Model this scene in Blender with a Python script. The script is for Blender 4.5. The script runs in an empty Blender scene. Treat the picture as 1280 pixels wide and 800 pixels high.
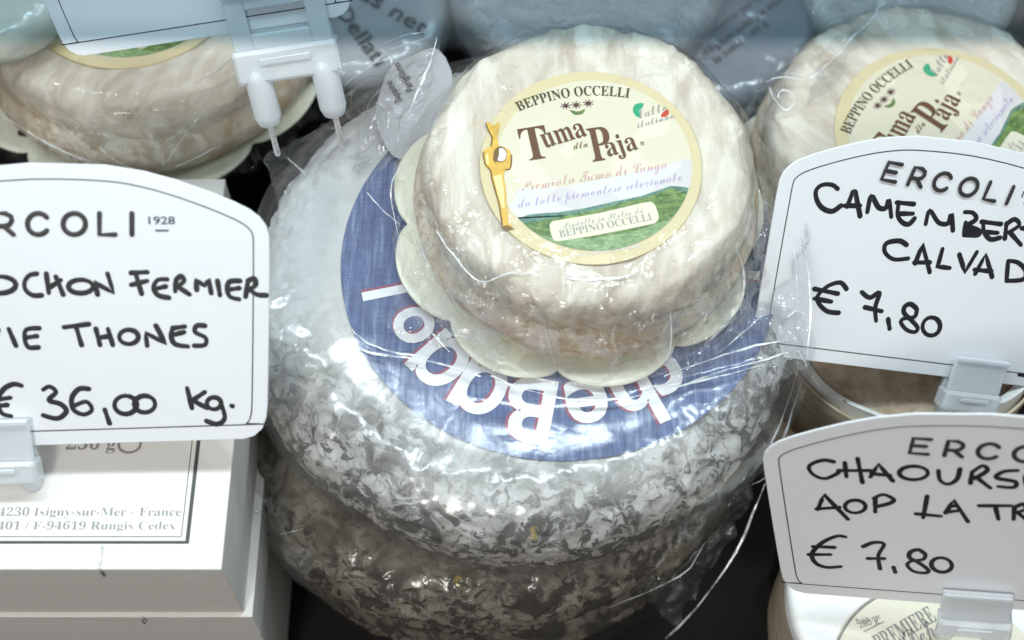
import bpy, math, random
import numpy as np
from mathutils import Vector, Matrix

random.seed(7)
SC = bpy.context.scene
COL = SC.collection
S = 0.01                                   # lengths below are written in centimetres
R_ = math.radians

# ------------------------------------------------------------------ camera
TH = R_(62)
DIST = 52.0
ZT = 15.0
T0 = np.array([0, 0, ZT])
FW = np.array([0, math.cos(TH), -math.sin(TH)])
UP = np.array([0, math.sin(TH), math.cos(TH)])
RT = np.array([1.0, 0, 0])
CAM = T0 - FW * DIST
FPX = 1280 * 50 / 36.0
cd = bpy.data.cameras.new('camera')
cam = bpy.data.objects.new('camera', cd)
COL.objects.link(cam)
cd.lens = 50
cd.sensor_width = 36
cd.clip_start = 0.01
cd.clip_end = 50
cam.location = Vector(CAM * S)
cam.rotation_euler = (R_(90) - TH, 0, 0)
cd.dof.use_dof = True
cd.dof.focus_distance = 0.515
cd.dof.aperture_fstop = 7.5
SC.camera = cam
SC.render.resolution_x = 1024
SC.render.resolution_y = 640

# ------------------------------------------------------------------ light
w = bpy.data.worlds.new('World')
SC.world = w
w.use_nodes = True
wt = w.node_tree
w_tc = wt.nodes.new('ShaderNodeTexCoord')
w_sx = wt.nodes.new('ShaderNodeSeparateXYZ')
w_rp = wt.nodes.new('ShaderNodeValToRGB')
w_rp.color_ramp.elements[0].position = .0
w_rp.color_ramp.elements[0].color = (.10, .10, .10, 1)
w_rp.color_ramp.elements[1].position = .75
w_rp.color_ramp.elements[1].color = (.96, .96, .97, 1)
wt.links.new(w_tc.outputs['Generated'], w_sx.inputs[0])
wt.links.new(w_sx.outputs[2], w_rp.inputs[0])
wt.links.new(w_rp.outputs[0], wt.nodes['Background'].inputs[0])
wt.nodes['Background'].inputs[1].default_value = 0.38


def lamp(name, loc, target, sx, sy, power, col):
    l = bpy.data.lights.new(name, 'AREA')
    l.shape = 'RECTANGLE'
    l.size = sx * S
    l.size_y = sy * S
    l.energy = power
    l.color = col
    o = bpy.data.objects.new(name, l)
    COL.objects.link(o)
    o.location = Vector(loc) * S
    d = Vector(target) - Vector(loc)
    o.rotation_euler = d.to_track_quat('-Z', 'Y').to_euler()
    return o


for lx in (-40, -18, 3, 25, 47):           # spots in a row under the top of the case
    lamp('case_lamp', (lx, 11, 66), (lx * .75, 2, 12), 13, 5, 1.5, (1.0, 0.96, 0.90))
lamp('front_fill_lamp', (-35, -95, 130), (0, 0, 10), 26, 26, 7.5, (1.0, 0.96, 0.9))  # added fill to brighten box fronts, lower sign and wrap; no such lamp seen
SC.view_settings.view_transform = 'Standard'
SC.view_settings.look = 'None'
SC.view_settings.exposure = 0.24
SC.view_settings.gamma = 1.0
SC.cycles.transparent_max_bounces = 24
SC.cycles.max_bounces = 10
SC.cycles.use_denoising = True
SC.cycles.caustics_reflective = False
SC.cycles.caustics_refractive = False


# ------------------------------------------------------------------ view geometry (metric lay-out measured from the photograph)
def ray(px, py):
    d = FW + RT * ((px - 640) / FPX) - UP * ((py - 400) / FPX)
    return d


def W(px, py, z):
    d = ray(px, py)
    return CAM + d * ((z - CAM[2]) / d[2])


def WD(px, py, depth):
    return CAM + ray(px, py) * depth


def WP(px, py, P, n):
    d = ray(px, py)
    return CAM + d * (np.dot(P - CAM, n) / np.dot(d, n))


def WY(px, py, y):
    d = ray(px, py)
    return CAM + d * ((y - CAM[1]) / d[1])


def unit(v):
    v = np.asarray(v, float)
    return v / np.linalg.norm(v)


class Frame:
    """a plane in the scene: origin, u right, v up, n out of it (centimetres)"""

    def __init__(s, P, n, v):
        s.P = np.asarray(P, float)
        s.n = unit(n)
        v = np.asarray(v, float)
        v = v - s.n * np.dot(v, s.n)
        s.v = unit(v)
        s.u = np.cross(s.v, s.n)

    def uv(s, px, py):
        d = WP(px, py, s.P, s.n) - s.P
        return np.array([np.dot(d, s.u), np.dot(d, s.v)])

    def uvs(s, pts):
        return [tuple(s.uv(*p)) for p in pts]

    def matrix(s):
        m = Matrix.Identity(4)
        for i, a in enumerate((s.u, s.v, s.n)):
            for j in range(3):
                m[j][i] = a[j]
        for j in range(3):
            m[j][3] = s.P[j] * S
        return m


# ------------------------------------------------------------------ noise in numpy
def _h(ix, iy, iz, k):
    n = (ix * 374761393 + iy * 668265263 + iz * 2147483647 + k * 1274126177) & 0xffffffff
    n = ((n ^ (n >> 13)) * 1274126177) & 0xffffffff
    n = ((n ^ (n >> 16)) * 2246822519) & 0xffffffff
    return ((n ^ (n >> 15)) & 0xffff) / 32767.5 - 1.0


def noise(x, y, z, seed=0):
    x, y, z = np.broadcast_arrays(np.asarray(x, float), np.asarray(y, float), np.asarray(z, float))
    ix = np.floor(x).astype(np.int64)
    iy = np.floor(y).astype(np.int64)
    iz = np.floor(z).astype(np.int64)
    fx, fy, fz = x - ix, y - iy, z - iz
    sx, sy, sz = [f * f * f * (f * (f * 6 - 15) + 10) for f in (fx, fy, fz)]
    out = 0
    for a in (0, 1):
        for b in (0, 1):
            for c in (0, 1):
                wgt = (sx if a else 1 - sx) * (sy if b else 1 - sy) * (sz if c else 1 - sz)
                g = (_h(ix + a, iy + b, iz + c, seed * 3 + 1) * (fx - a) + _h(ix + a, iy + b, iz + c, seed * 3 + 2) * (fy - b)
                     + _h(ix + a, iy + b, iz + c, seed * 3 + 3) * (fz - c))
                out = out + wgt * g
    return out * 1.5


def fbm(x, y, z, seed=0, o=4, ridged=False):
    s, a, f, t = 0, 1.0, 1.0, 0
    for i in range(o):
        n = noise(x * f, y * f, z * f, seed + i)
        if ridged:
            n = 1 - 2 * np.abs(n)
        s = s + a * n
        t += a
        a *= .5
        f *= 2.03
    return s / t


# ------------------------------------------------------------------ materials
def nt(name):
    m = bpy.data.materials.new(name)
    m.use_nodes = True
    t = m.node_tree
    t.nodes.clear()
    out = t.nodes.new('ShaderNodeOutputMaterial')
    return m, t, out


class N:
    def __init__(s, t):
        s.t = t

    def __call__(s, typ, ins=None, **kw):
        n = s.t.nodes.new('ShaderNode' + typ)
        for k, v in kw.items():
            setattr(n, k, v)
        for k, v in (ins or {}).items():
            i = n.inputs[k]
            if hasattr(v, 'links') or isinstance(v, bpy.types.NodeSocket):
                s.t.links.new(v, i)
            else:
                i.default_value = v
        return n

    def ramp(s, fac, stops, interp='LINEAR'):
        n = s.t.nodes.new('ShaderNodeValToRGB')
        n.color_ramp.interpolation = interp
        e = n.color_ramp.elements
        while len(e) < len(stops):
            e.new(0.5)
        for el, (p, c) in zip(e, stops):
            el.position = p
            el.color = (c[0], c[1], c[2], 1) if not isinstance(c, (int, float)) else (c, c, c, 1)
        s.t.links.new(fac, n.inputs[0])
        return n.outputs[0]

    def mix(s, f, a, b, mode='MIX'):
        n = s.t.nodes.new('ShaderNodeMix')
        n.data_type = 'RGBA'
        n.blend_type = mode
        for i, v in ((0, f), (6, a), (7, b)):
            if isinstance(v, bpy.types.NodeSocket):
                s.t.links.new(v, n.inputs[i])
            else:
                n.inputs[i].default_value = v if isinstance(v, (int, float)) else (*v[:3], 1)
        return n.outputs[2]

    def math(s, op, a, b=0.0):
        n = s.t.nodes.new('ShaderNodeMath')
        n.operation = op
        for i, v in ((0, a), (1, b)):
            if isinstance(v, bpy.types.NodeSocket):
                s.t.links.new(v, n.inputs[i])
            else:
                n.inputs[i].default_value = v
        return n.outputs[0]

    def co(s, scale=(1, 1, 1), rot=(0, 0, 0), src='Object'):
        c = s('TexCoord')
        m = s('Mapping', {'Vector': c.outputs[src], 'Scale': tuple(v / S for v in scale), 'Rotation': rot})
        return m.outputs[0]

    def noise(s, vec, scale, detail=4, rough=.55, dist=0.0):
        return s('TexNoise', {'Vector': vec, 'Scale': scale, 'Detail': detail, 'Roughness': rough, 'Distortion': dist})


def paint(name, col, rough=.5, var=.06, vscale=2.0, bump=0.0, bscale=20.0, spec=.5, sss=0.0, coat=0.0):
    """a plain coloured surface with slight mottling and grain"""
    m, t, out = nt(name)
    q = N(t)
    co = q.co()
    n = q.noise(co, vscale, 5)
    c = q.mix(n.outputs[0], tuple(v * (1 - var) for v in col), tuple(min(1, v * (1 + var)) for v in col))
    b = q('BsdfPrincipled', {'Base Color': c, 'Roughness': rough, 'Specular IOR Level': spec})
    if sss:
        b.inputs['Subsurface Weight'].default_value = sss
        b.inputs['Subsurface Radius'].default_value = (.006, .004, .003)
        b.inputs['Subsurface Scale'].default_value = .5
    if coat:
        b.inputs['Coat Weight'].default_value = coat
    if bump:
        g = q.noise(co, bscale, 3)
        bp = q('Bump', {'Height': g.outputs[0], 'Strength': bump, 'Distance': .0005})
        t.links.new(bp.outputs[0], b.inputs['Normal'])
    t.links.new(b.outputs[0], out.inputs[0])
    return m


def film(name, fres=1.25, milky=.02, scale=1.0, bump=.6, rough=.06, tint=(.97, .975, .98), crease=1.0, cap=.3):
    m, t, out = nt(name)
    q = N(t)
    co = q.co()
    nz = q.noise(co, .8 * scale, 3)
    wv = q('VectorMath', {0: co, 1: nz.outputs[1]}, operation='ADD')
    v = q('TexVoronoi', {'Vector': wv.outputs[0], 'Scale': .55 * scale}, feature='DISTANCE_TO_EDGE')
    e = q.ramp(v.outputs[0], [(0, 1.0), (.10, .25), (.35, 0.0)])
    v2 = q('TexVoronoi', {'Vector': wv.outputs[0], 'Scale': 1.9 * scale}, feature='DISTANCE_TO_EDGE')
    e2 = q.ramp(v2.outputs[0], [(0, 1.0), (.12, .3), (.4, 0.0)])
    n2 = q.noise(co, 1.3 * scale, 3, .5, .6)
    gate = q.ramp(q.noise(co, .35 * scale, 2).outputs[0], [(.46, 0.0), (.60, 1.0)])
    e = q.math('MULTIPLY', e, gate)
    h = q.math('ADD', q.math('MULTIPLY', e, .8 * crease), q.math('ADD', q.math('MULTIPLY', e2, .06 * crease), q.math('MULTIPLY', n2.outputs[0], 1.0)))
    bp = q('Bump', {'Height': h, 'Strength': bump, 'Distance': .003})
    fr = q('Fresnel', {'IOR': 1.45, 'Normal': bp.outputs[0]})
    fac = q.math('MINIMUM', q.math('MULTIPLY', fr.outputs[0], fres), cap)
    tr = q('BsdfTransparent', {'Color': (*tint, 1)})
    gl = q('BsdfGlossy', {'Color': (1, 1, 1, 1), 'Roughness': rough, 'Normal': bp.outputs[0]})
    df = q('BsdfDiffuse', {'Color': (.9, .92, .95, 1), 'Normal': bp.outputs[0]})
    m1 = q('MixShader', {0: milky, 1: tr.outputs[0], 2: df.outputs[0]})
    m2 = q('MixShader', {0: fac, 1: m1.outputs[0], 2: gl.outputs[0]})
    t.links.new(m2.outputs[0], out.inputs[0])
    return m


def translucent(name, col=(.88, .9, .93), tr=.42, rough=.22):
    m, t, out = nt(name)
    q = N(t)
    n = q.noise(q.co(), .8, 3)
    c = q.mix(n.outputs[0], tuple(v * .95 for v in col), col)
    b = q('BsdfPrincipled', {'Base Color': c, 'Roughness': rough, 'Subsurface Weight': .4, 'Subsurface Scale': .4,
                             'Subsurface Radius': (.006, .006, .006)})
    x = q('BsdfTransparent', {'Color': (.9, .93, .95, 1)})
    mx = q('MixShader', {0: tr, 1: b.outputs[0], 2: x.outputs[0]})
    t.links.new(mx.outputs[0], out.inputs[0])
    return m


def mould(name, light, mid, dark, cover=.5, seed=0.0, fluff=.35, bloom_=0.0):
    """bloomy rind: pale felt broken by grey brown cracks"""
    m, t, out = nt(name)
    q = N(t)
    tc = q('TexCoord')
    mp = q('Mapping', {'Vector': tc.outputs['Object'], 'Scale': (100, 100, 100), 'Location': (seed, seed * .7, 0)})
    co = mp.outputs[0]
    wz = q.noise(co, .9, 3, .5)
    wv = q('VectorMath', {0: wz.outputs[1], 1: (.7, .7, .7)}, operation='MULTIPLY')
    wo = q('VectorMath', {0: co, 1: wv.outputs[0]}, operation='ADD').outputs[0]
    a = q.noise(wo, .7, 5, .6, .4)
    big = q.noise(co, .24, 3, .6)
    sx = q('SeparateXYZ', {0: tc.outputs['Object']})
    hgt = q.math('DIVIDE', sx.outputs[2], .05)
    flank = q.ramp(hgt, [(.30, .95), (.80, .9), (.97, .2)])
    area = q.math('ADD', flank, q.ramp(big.outputs[0], [(.5 - cover * .25, 0.0), (.66, .6)]))
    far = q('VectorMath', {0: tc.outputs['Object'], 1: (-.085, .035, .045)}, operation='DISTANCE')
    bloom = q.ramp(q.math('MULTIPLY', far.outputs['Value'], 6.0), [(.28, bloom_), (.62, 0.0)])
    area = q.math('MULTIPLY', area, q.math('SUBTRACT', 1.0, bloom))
    b2 = q.noise(wo, .8, 6, .62, 1.0)
    pat = q.ramp(b2.outputs[0], [(.50, 0.0), (.575, .8), (.68, 1.0)])
    b3 = q.noise(wo, 1.8, 6, .62, .9)
    pat3 = q.ramp(b3.outputs[0], [(.53, 0.0), (.60, .8), (.69, 1.0)])
    f = q.math('MINIMUM', q.math('MULTIPLY', q.math('MAXIMUM', pat, pat3), area), .95)
    fine = q.noise(co, 6, 6, .75)
    c0 = q.mix(q.ramp(a.outputs[0], [(.38, 0.0), (.60, 1.0)]), mid, light)
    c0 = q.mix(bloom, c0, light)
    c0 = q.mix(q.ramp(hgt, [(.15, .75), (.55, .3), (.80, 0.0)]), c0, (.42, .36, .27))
    c1 = q.mix(f, c0, dark)
    yel = q.ramp(q.noise(co, 1.15, 2, .5).outputs[0], [(.74, 0.0), (.77, .8)])
    c1 = q.mix(yel, c1, (.50, .38, .08))
    c2 = q.mix(q.math('MULTIPLY', fine.outputs[0], fluff), c1, mid)
    h = q.math('ADD', q.math('MULTIPLY', q.math('SUBTRACT', 1.0, f), .8), q.math('ADD', q.math('MULTIPLY', b2.outputs[0], .5), q.math('MULTIPLY', fine.outputs[0], .25)))
    bp = q('Bump', {'Height': h, 'Strength': .55, 'Distance': .0025})
    b = q('BsdfPrincipled', {'Base Color': c2, 'Roughness': .85, 'Specular IOR Level': .15, 'Normal': bp.outputs[0]})
    t.links.new(b.outputs[0], out.inputs[0])
    return m


def bloomy(name):
    """cream wrinkled rind of the small cheeses, tan towards the foot"""
    m, t, out = nt(name)
    q = N(t)
    tc = q('TexCoord')
    mp = q('Mapping', {'Vector': tc.outputs['Object'], 'Scale': (100, 100, 100)})
    co = mp.outputs[0]
    sx = q('SeparateXYZ', {0: co})
    st = q('Mapping', {'Vector': co, 'Rotation': (0, 0, R_(28)), 'Scale': (1.5, .40, 1.5)}).outputs[0]
    wr = q.noise(st, .8, 4, .6, .7)
    bl = q.noise(co, .55, 4, .6, .6)
    side = q.ramp(q.math('ADD', q.math('DIVIDE', sx.outputs[2], 3.6), q.math('MULTIPLY', q.math('SUBTRACT', q.noise(co, .33, 4, .65, .5).outputs[0], .5), 1.7)),
                  [(.05, .35), (.28, .95), (.52, .85), (.74, .3), (.92, 0.0)])
    cream = q.mix(q.ramp(wr.outputs[0], [(.34, 0.0), (.62, 1.0)]), (.51, .445, .365), (.735, .695, .615))
    spots = q.ramp(bl.outputs[0], [(.50, 0.0), (.72, 1.0)])
    cream = q.mix(q.math('MULTIPLY', spots, .45), cream, (.66, .56, .44))
    tan = q.mix(q.ramp(q.noise(co, 1.1, 4, .65, .9).outputs[0], [(.38, 0.0), (.62, 1.0)]), (.56, .40, .235), (.80, .72, .59))
    c = q.mix(q.math('MULTIPLY', side, .95), cream, tan)
    h = q.math('ADD', q.math('MULTIPLY', wr.outputs[0], .9), q.math('MULTIPLY', q.noise(co, 4, 6, .75).outputs[0], .45))
    bp = q('Bump', {'Height': h, 'Strength': .5, 'Distance': .002})
    b = q('BsdfPrincipled', {'Base Color': c, 'Roughness': .75, 'Specular IOR Level': .15, 'Normal': bp.outputs[0],
                             'Subsurface Weight': .12, 'Subsurface Radius': (.006, .004, .0025), 'Subsurface Scale': .5})
    t.links.new(b.outputs[0], out.inputs[0])
    return m


def denim(name):
    m, t, out = nt(name)
    q = N(t)
    co = q.co()
    st = q('Mapping', {'Vector': co, 'Scale': (6.0, .45, 1)}).outputs[0]
    a = q.noise(st, .8, 5, .65)
    st2 = q('Mapping', {'Vector': co, 'Scale': (1.2, 9.0, 1)}).outputs[0]
    b2 = q.noise(st2, 1.2, 3, .6)
    f = q.math('ADD', q.math('MULTIPLY', a.outputs[0], .8), q.math('MULTIPLY', b2.outputs[0], .2))
    c = q.ramp(f, [(.38, (.055, .07, .18)), (.52, (.10, .14, .29)), (.64, (.22, .28, .42))])
    b = q('BsdfPrincipled', {'Base Color': c, 'Roughness': .45, 'Specular IOR Level': .35})
    t.links.new(b.outputs[0], out.inputs[0])
    return m


def hills_mat(name, dark, light):
    m, t, out = nt(name)
    q = N(t)
    n = q.noise(q('Mapping', {'Vector': q.co(), 'Scale': (1, 2.4, 1)}).outputs[0], 2.2, 5, .7, 1.0)
    c = q.ramp(n.outputs[0], [(.36, dark), (.52, tuple((a + b) / 2 for a, b in zip(dark, light))), (.66, light)])
    b = q('BsdfPrincipled', {'Base Color': c, 'Roughness': .4})
    t.links.new(b.outputs[0], out.inputs[0])
    return m


def crumb(name):
    m, t, out = nt(name)
    q = N(t)
    co = q.co()
    a = q.noise(co, 1.2, 5, .7)
    g = q.noise(co, 14, 4, .75)
    c = q.ramp(a.outputs[0], [(.34, (.42, .31, .21)), (.55, (.62, .50, .37)), (.72, (.74, .66, .54))])
    c = q.mix(q.ramp(g.outputs[0], [(.60, 0.0), (.72, 1.0)]), c, (.80, .76, .68))
    bp = q('Bump', {'Height': g.outputs[0], 'Strength': .7, 'Distance': .001})
    b = q('BsdfPrincipled', {'Base Color': c, 'Roughness': .9, 'Specular IOR Level': .15, 'Normal': bp.outputs[0]})
    t.links.new(b.outputs[0], out.inputs[0])
    return m


def wood(name, dark, light):
    m, t, out = nt(name)
    q = N(t)
    co = q.co()
    a = q.noise(q('Mapping', {'Vector': co, 'Scale': (.35, .35, 6)}).outputs[0], 1.0, 4, .6, .3)
    c = q.mix(q.ramp(a.outputs[0], [(.35, 0.0), (.65, 1.0)]), dark, light)
    bp = q('Bump', {'Height': a.outputs[0], 'Strength': .25, 'Distance': .0006})
    b = q('BsdfPrincipled', {'Base Color': c, 'Roughness': .7, 'Specular IOR Level': .25, 'Normal': bp.outputs[0]})
    t.links.new(b.outputs[0], out.inputs[0])
    return m


M = {
    'plate': paint('white_plastic_plate', (.80, .815, .84), .34, .03, .22, .05, 30),
    'marker': paint('black_marker_ink', (.013, .013, .016), .5, .85, 2.2),
    'print': paint('charcoal_print', (.035, .032, .032), .5, .1, 4),
    'navy': paint('navy_print', (.03, .04, .10), .5, .1, 4),
    'rule': paint('thin_dark_rule', (.05, .052, .06), .5, .1, 4),
    'clip': translucent('milky_clip_plastic'),
    'steel': None,
    'mould_a': mould('grey_white_mould', (.72, .715, .70), (.43, .42, .40), (.06, .055, .048), .5, 0, .32, .85),
    'mould_shaded': mould('grey_brown_mould_shaded', (.37, .345, .305), (.17, .152, .128), (.032, .027, .022), .8, 7, .3),  # brownish rind, darkened further: shade below the top wheel is in these colours
    'denim': denim('denim_blue_paper'),
    'white_ink': paint('white_print', (.82, .82, .84), .4, .02, 3),
    'red_ink': paint('red_print', (.30, .06, .12), .45, .1, 3),
    'dark_ink': paint('dark_grey_print', (.045, .045, .055), .4, .15, 1),
    'film': film('clear_wrap', 1.5, .022, .8, .05, .19, cap=.14),
    'film_tight': film('clear_wrap_tight', .65, .008, 1.0, .22, .06, (.985, .98, .97), cap=.18),
    'film_loose': film('clear_wrap_crinkled', 1.6, .035, 1.2, .8, .06),
    'film_old': film('clear_wrap_stretched', .7, .008, 1.0, .12, .15, (.94, .935, .92)),
    'fold': None,
    'rind': bloomy('wrinkled_cream_rind'),
    'tray': paint('ivory_moulded_plastic', (.74, .74, .62), .35, .03, .6),
    'lab_cream': paint('cream_label_edge', (.64, .55, .33), .42, .03, .8),
    'lab_pale': paint('pale_ivory_label', (.68, .63, .49), .42, .015, .6),
    'lab_sky': paint('lavender_label_sky', (.62, .59, .60), .42, .05, .9),
    'brown': paint('dark_brown_print', (.11, .045, .015), .4, .35, 2.5),
    'olive': paint('olive_black_print', (.045, .04, .015), .45, .2, 4),
    'gold': paint('ochre_gold_print', (.62, .38, .06), .4, .45, 3.5),
    'gold_pale': paint('pale_gold_print', (.80, .64, .28), .4, .2, 4),
    'gold_dark': paint('dark_gold_print', (.16, .09, .02), .4, .3, 5),
    'rose': paint('rose_script_print', (.55, .30, .30), .5, .1, 4),
    'violet': paint('violet_script_print', (.36, .30, .52), .5, .1, 4),
    'hill_far': hills_mat('blue_green_hills', (.05, .13, .12), (.16, .30, .20)),
    'hill': hills_mat('grass_green_hills', (.03, .085, .02), (.22, .33, .08)),
    'field': hills_mat('pale_green_field', (.12, .22, .08), (.33, .45, .23)),
    'green': paint('emblem_green', (.02, .32, .16), .4, .1, 2),
    'red': paint('emblem_red', (.50, .05, .03), .4, .1, 2),
    'paper': paint('white_paper', (.84, .84, .82), .6, .02, .5, .15, 10),
    'slip': paint('dull_white_slip', (.46, .46, .48), .6, .02, .5, .15, 10),
    'card': paint('white_box_card', (.82, .80, .76), .65, .03, .5, .2, 8),
    'card_edge': wood('pale_poplar_wood', (.73, .71, .67), (.78, .765, .73)),
    'typo': paint('grey_letterpress', (.30, .29, .28), .6, .35, 7),
    'frame': paint('grey_black_rule', (.07, .07, .075), .6, .3, 9),
    'poplar': wood('brown_poplar_wood', (.36, .28, .19), (.56, .47, .35)),
    'crumb': crumb('sandy_crumb_crust'),
    'chaource': paint('white_wrapping_paper', (.86, .86, .85), .55, .02, .5, .2, 6),
    'chaource_label': paint('cream_round_label', (.78, .74, .60), .5, .03, .8),
    'grey_paper': paint('grey_printed_paper', (.34, .355, .375), .5, .05, .5, .1, 6),
    'blue_paper': paint('blue_grey_printed_paper', (.15, .18, .22), .5, .06, .5, .1, 6),
    'pale_wrap': paint('pale_grey_green_wrap', (.42, .44, .43), .5, .06, .5, .1, 6),
    'sage': paint('sage_cream_rind', (.62, .63, .54), .6, .06, .7, .2, 5),
    'counter': paint('dark_counter_metal', (.012, .011, .010), .75, .2, .3, .1, 4, .2),
}
m_, t_, o_ = nt('brushed_steel')
q_ = N(t_)
b_ = q_('BsdfPrincipled', {'Base Color': (.82, .82, .83, 1), 'Metallic': .8, 'Roughness': .3})
nn_ = q_.noise(q_.co(), 8, 3)
t_.links.new(q_.ramp(nn_.outputs[0], [(.3, .22), (.7, .4)]), b_.inputs['Roughness'])
t_.links.new(b_.outputs[0], o_.inputs[0])
M['steel'] = m_
m_, t_, o_ = nt('folded_wrap_edge')
q_ = N(t_)
nn_ = q_.noise(q_.co(), 1.6, 4, .6)
b_ = q_('BsdfPrincipled', {'Base Color': (.92, .94, .96, 1), 'Roughness': .12, 'Specular IOR Level': 1.0, 'Coat Weight': 1.0, 'Coat Roughness': .05})
x_ = q_('BsdfTransparent', {'Color': (1, 1, 1, 1)})
mx_ = q_('MixShader', {1: b_.outputs[0], 2: x_.outputs[0]})
t_.links.new(q_.ramp(nn_.outputs[0], [(.40, 0.1), (.62, .85)]), mx_.inputs[0])
t_.links.new(mx_.outputs[0], o_.inputs[0])
M['fold'] = m_


# ------------------------------------------------------------------ object helpers
def thing(name, label, cat, loc=(0, 0, 0), group=None, matrix=None):
    o = bpy.data.objects.new(name, None)
    o.empty_display_size = .02
    COL.objects.link(o)
    if matrix is not None:
        o.matrix_world = matrix
    else:
        o.location = Vector(loc) * S
    tag(o, label, cat, group)
    return o


def tag(o, label, cat, group=None):
    o['label'] = label
    o['category'] = cat
    if group:
        o['group'] = group
    return o


class MB:
    """collects shapes for ONE mesh object (centimetres, local to the thing)"""

    def __init__(s):
        s.v, s.f, s.mi, s.mats, s.sm = [], [], [], [], []

    def add(s, v, f, mat, smooth=True):
        if mat not in s.mats:
            s.mats.append(mat)
        k = len(s.v)
        s.v += [tuple(float(c) for c in p) for p in v]
        for q in f:
            s.f.append([int(i) + k for i in q])
            s.mi.append(s.mats.index(mat))
            s.sm.append(smooth)
        return s

    def build(s, name, parent=None):
        me = bpy.data.meshes.new(name)
        me.from_pydata([(x * S, y * S, z * S) for x, y, z in s.v], [], s.f)
        for m in s.mats:
            me.materials.append(M[m])
        me.polygons.foreach_set('material_index', s.mi)
        me.polygons.foreach_set('use_smooth', s.sm)
        me.update()
        o = bpy.data.objects.new(name, me)
        COL.objects.link(o)
        if parent is not None:
            o.parent = parent
        return o

    # --- shapes
    def box(s, lo, hi, mat, bev=.03):
        x0, y0, z0 = lo
        x1, y1, z1 = hi
        b = min(bev, (x1 - x0) * .4, (y1 - y0) * .4, (z1 - z0) * .4)
        # chamfered box: rings of rounded rectangle
        rings = []
        for z, ins in ((z0, b), (z0 + b, 0), (z1 - b, 0), (z1, b)):
            xa, xb, ya, yb = x0 + ins, x1 - ins, y0 + ins, y1 - ins
            c = b * .7
            rings.append([(xa + c, ya, z), (xb - c, ya, z), (xb, ya + c, z), (xb, yb - c, z), (xb - c, yb, z), (xa + c, yb, z), (xa, yb - c, z), (xa, ya + c, z)])
        v = [p for r in rings for p in r]
        f = []
        for i in range(3):
            for j in range(8):
                f.append((i * 8 + j, i * 8 + (j + 1) % 8, (i + 1) * 8 + (j + 1) % 8, (i + 1) * 8 + j))
        f.append(tuple(range(7, -1, -1)))
        f.append(tuple(range(24, 32)))
        return s.add(v, f, mat, False)

    def tube(s, pts, r, mat, flat=1.0, n=8, up=None, taper=None):
        pts = [np.asarray(p, float) for p in pts]
        k = len(pts)
        rings = []
        for i, p in enumerate(pts):
            d = pts[min(i + 1, k - 1)] - pts[max(i - 1, 0)]
            if np.linalg.norm(d) < 1e-9:
                d = np.array([1, 0, 0.])
            d = unit(d)
            u0 = np.array([0, 0, 1.]) if up is None else np.asarray(up, float)
            if abs(np.dot(d, u0)) > .98:
                u0 = np.array([1, 0, 0.])
            a = unit(np.cross(d, u0))
            b = np.cross(a, d)
            rr = r if taper is None else r * taper(i / max(1, k - 1))
            rings.append((p, d, a, b, rr))
        v, f = [], []
        ext = []
        p, d, a, b, rr = rings[0]
        for t_ in (80, 40):
            ext.append((p - d * rr * math.sin(R_(t_)), d, a, b, rr * math.cos(R_(t_))))
        ext += rings
        p, d, a, b, rr = rings[-1]
        for t_ in (40, 80):
            ext.append((p + d * rr * math.sin(R_(t_)), d, a, b, rr * math.cos(R_(t_))))
        for p, d, a, b, rr in ext:
            for j in range(n):
                t_ = 2 * math.pi * j / n
                v.append(p + a * rr * math.cos(t_) + b * rr * flat * math.sin(t_))
        for i in range(len(ext) - 1):
            for j in range(n):
                f.append((i * n + j, i * n + (j + 1) % n, (i + 1) * n + (j + 1) % n, (i + 1) * n + j))
        f.append(tuple(range(n - 1, -1, -1)))
        f.append(tuple(range((len(ext) - 1) * n, len(ext) * n)))
        return s.add(v, f, mat)

    def sheet(s, poly, z, mat):
        """flat polygon in the local xy plane"""
        return s.add([(x, y, z) for x, y in poly], [tuple(range(len(poly)))], mat, False)

    def plate(s, poly, z0, z1, mat, bev=.03):
        """extruded outline with softened rim"""
        P = np.array(poly)
        n = len(P)
        nx = np.roll(P, -1, 0) - np.roll(P, 1, 0)
        nrm = np.stack([nx[:, 1], -nx[:, 0]], 1)
        nrm /= np.linalg.norm(nrm, axis=1)[:, None] + 1e-9
        area = np.sum(P[:, 0] * np.roll(P[:, 1], -1) - np.roll(P[:, 0], -1) * P[:, 1])
        if area < 0:
            nrm = -nrm
        v, f = [], []
        for z, ins in ((z0, bev), (z0 + bev, 0), (z1 - bev, 0), (z1, bev)):
            Q = P - nrm * ins
            v += [(x, y, z) for x, y in Q]
        order = range(n)
        for i in range(3):
            for j in order:
                a, b = i * n + j, i * n + (j + 1) % n
                q = (a, b, b + n, a + n)
                f.append(q if area > 0 else q[::-1])
        top = tuple(range(3 * n, 4 * n))
        bot = tuple(range(n - 1, -1, -1))
        f.append(top if area > 0 else top[::-1])
        f.append(bot if area > 0 else bot[::-1])
        return s.add(v, f, mat, False)

    def grid(s, V, mat, wrap=False):
        """V: array (rows, cols, 3)"""
        a, b, _ = V.shape
        v = V.reshape(-1, 3)
        f = []
        for i in range(a - 1):
            for j in range(b if wrap else b - 1):
                f.append((i * b + j, i * b + (j + 1) % b, (i + 1) * b + (j + 1) % b, (i + 1) * b + j))
        return s.add(v, f, mat)

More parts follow.
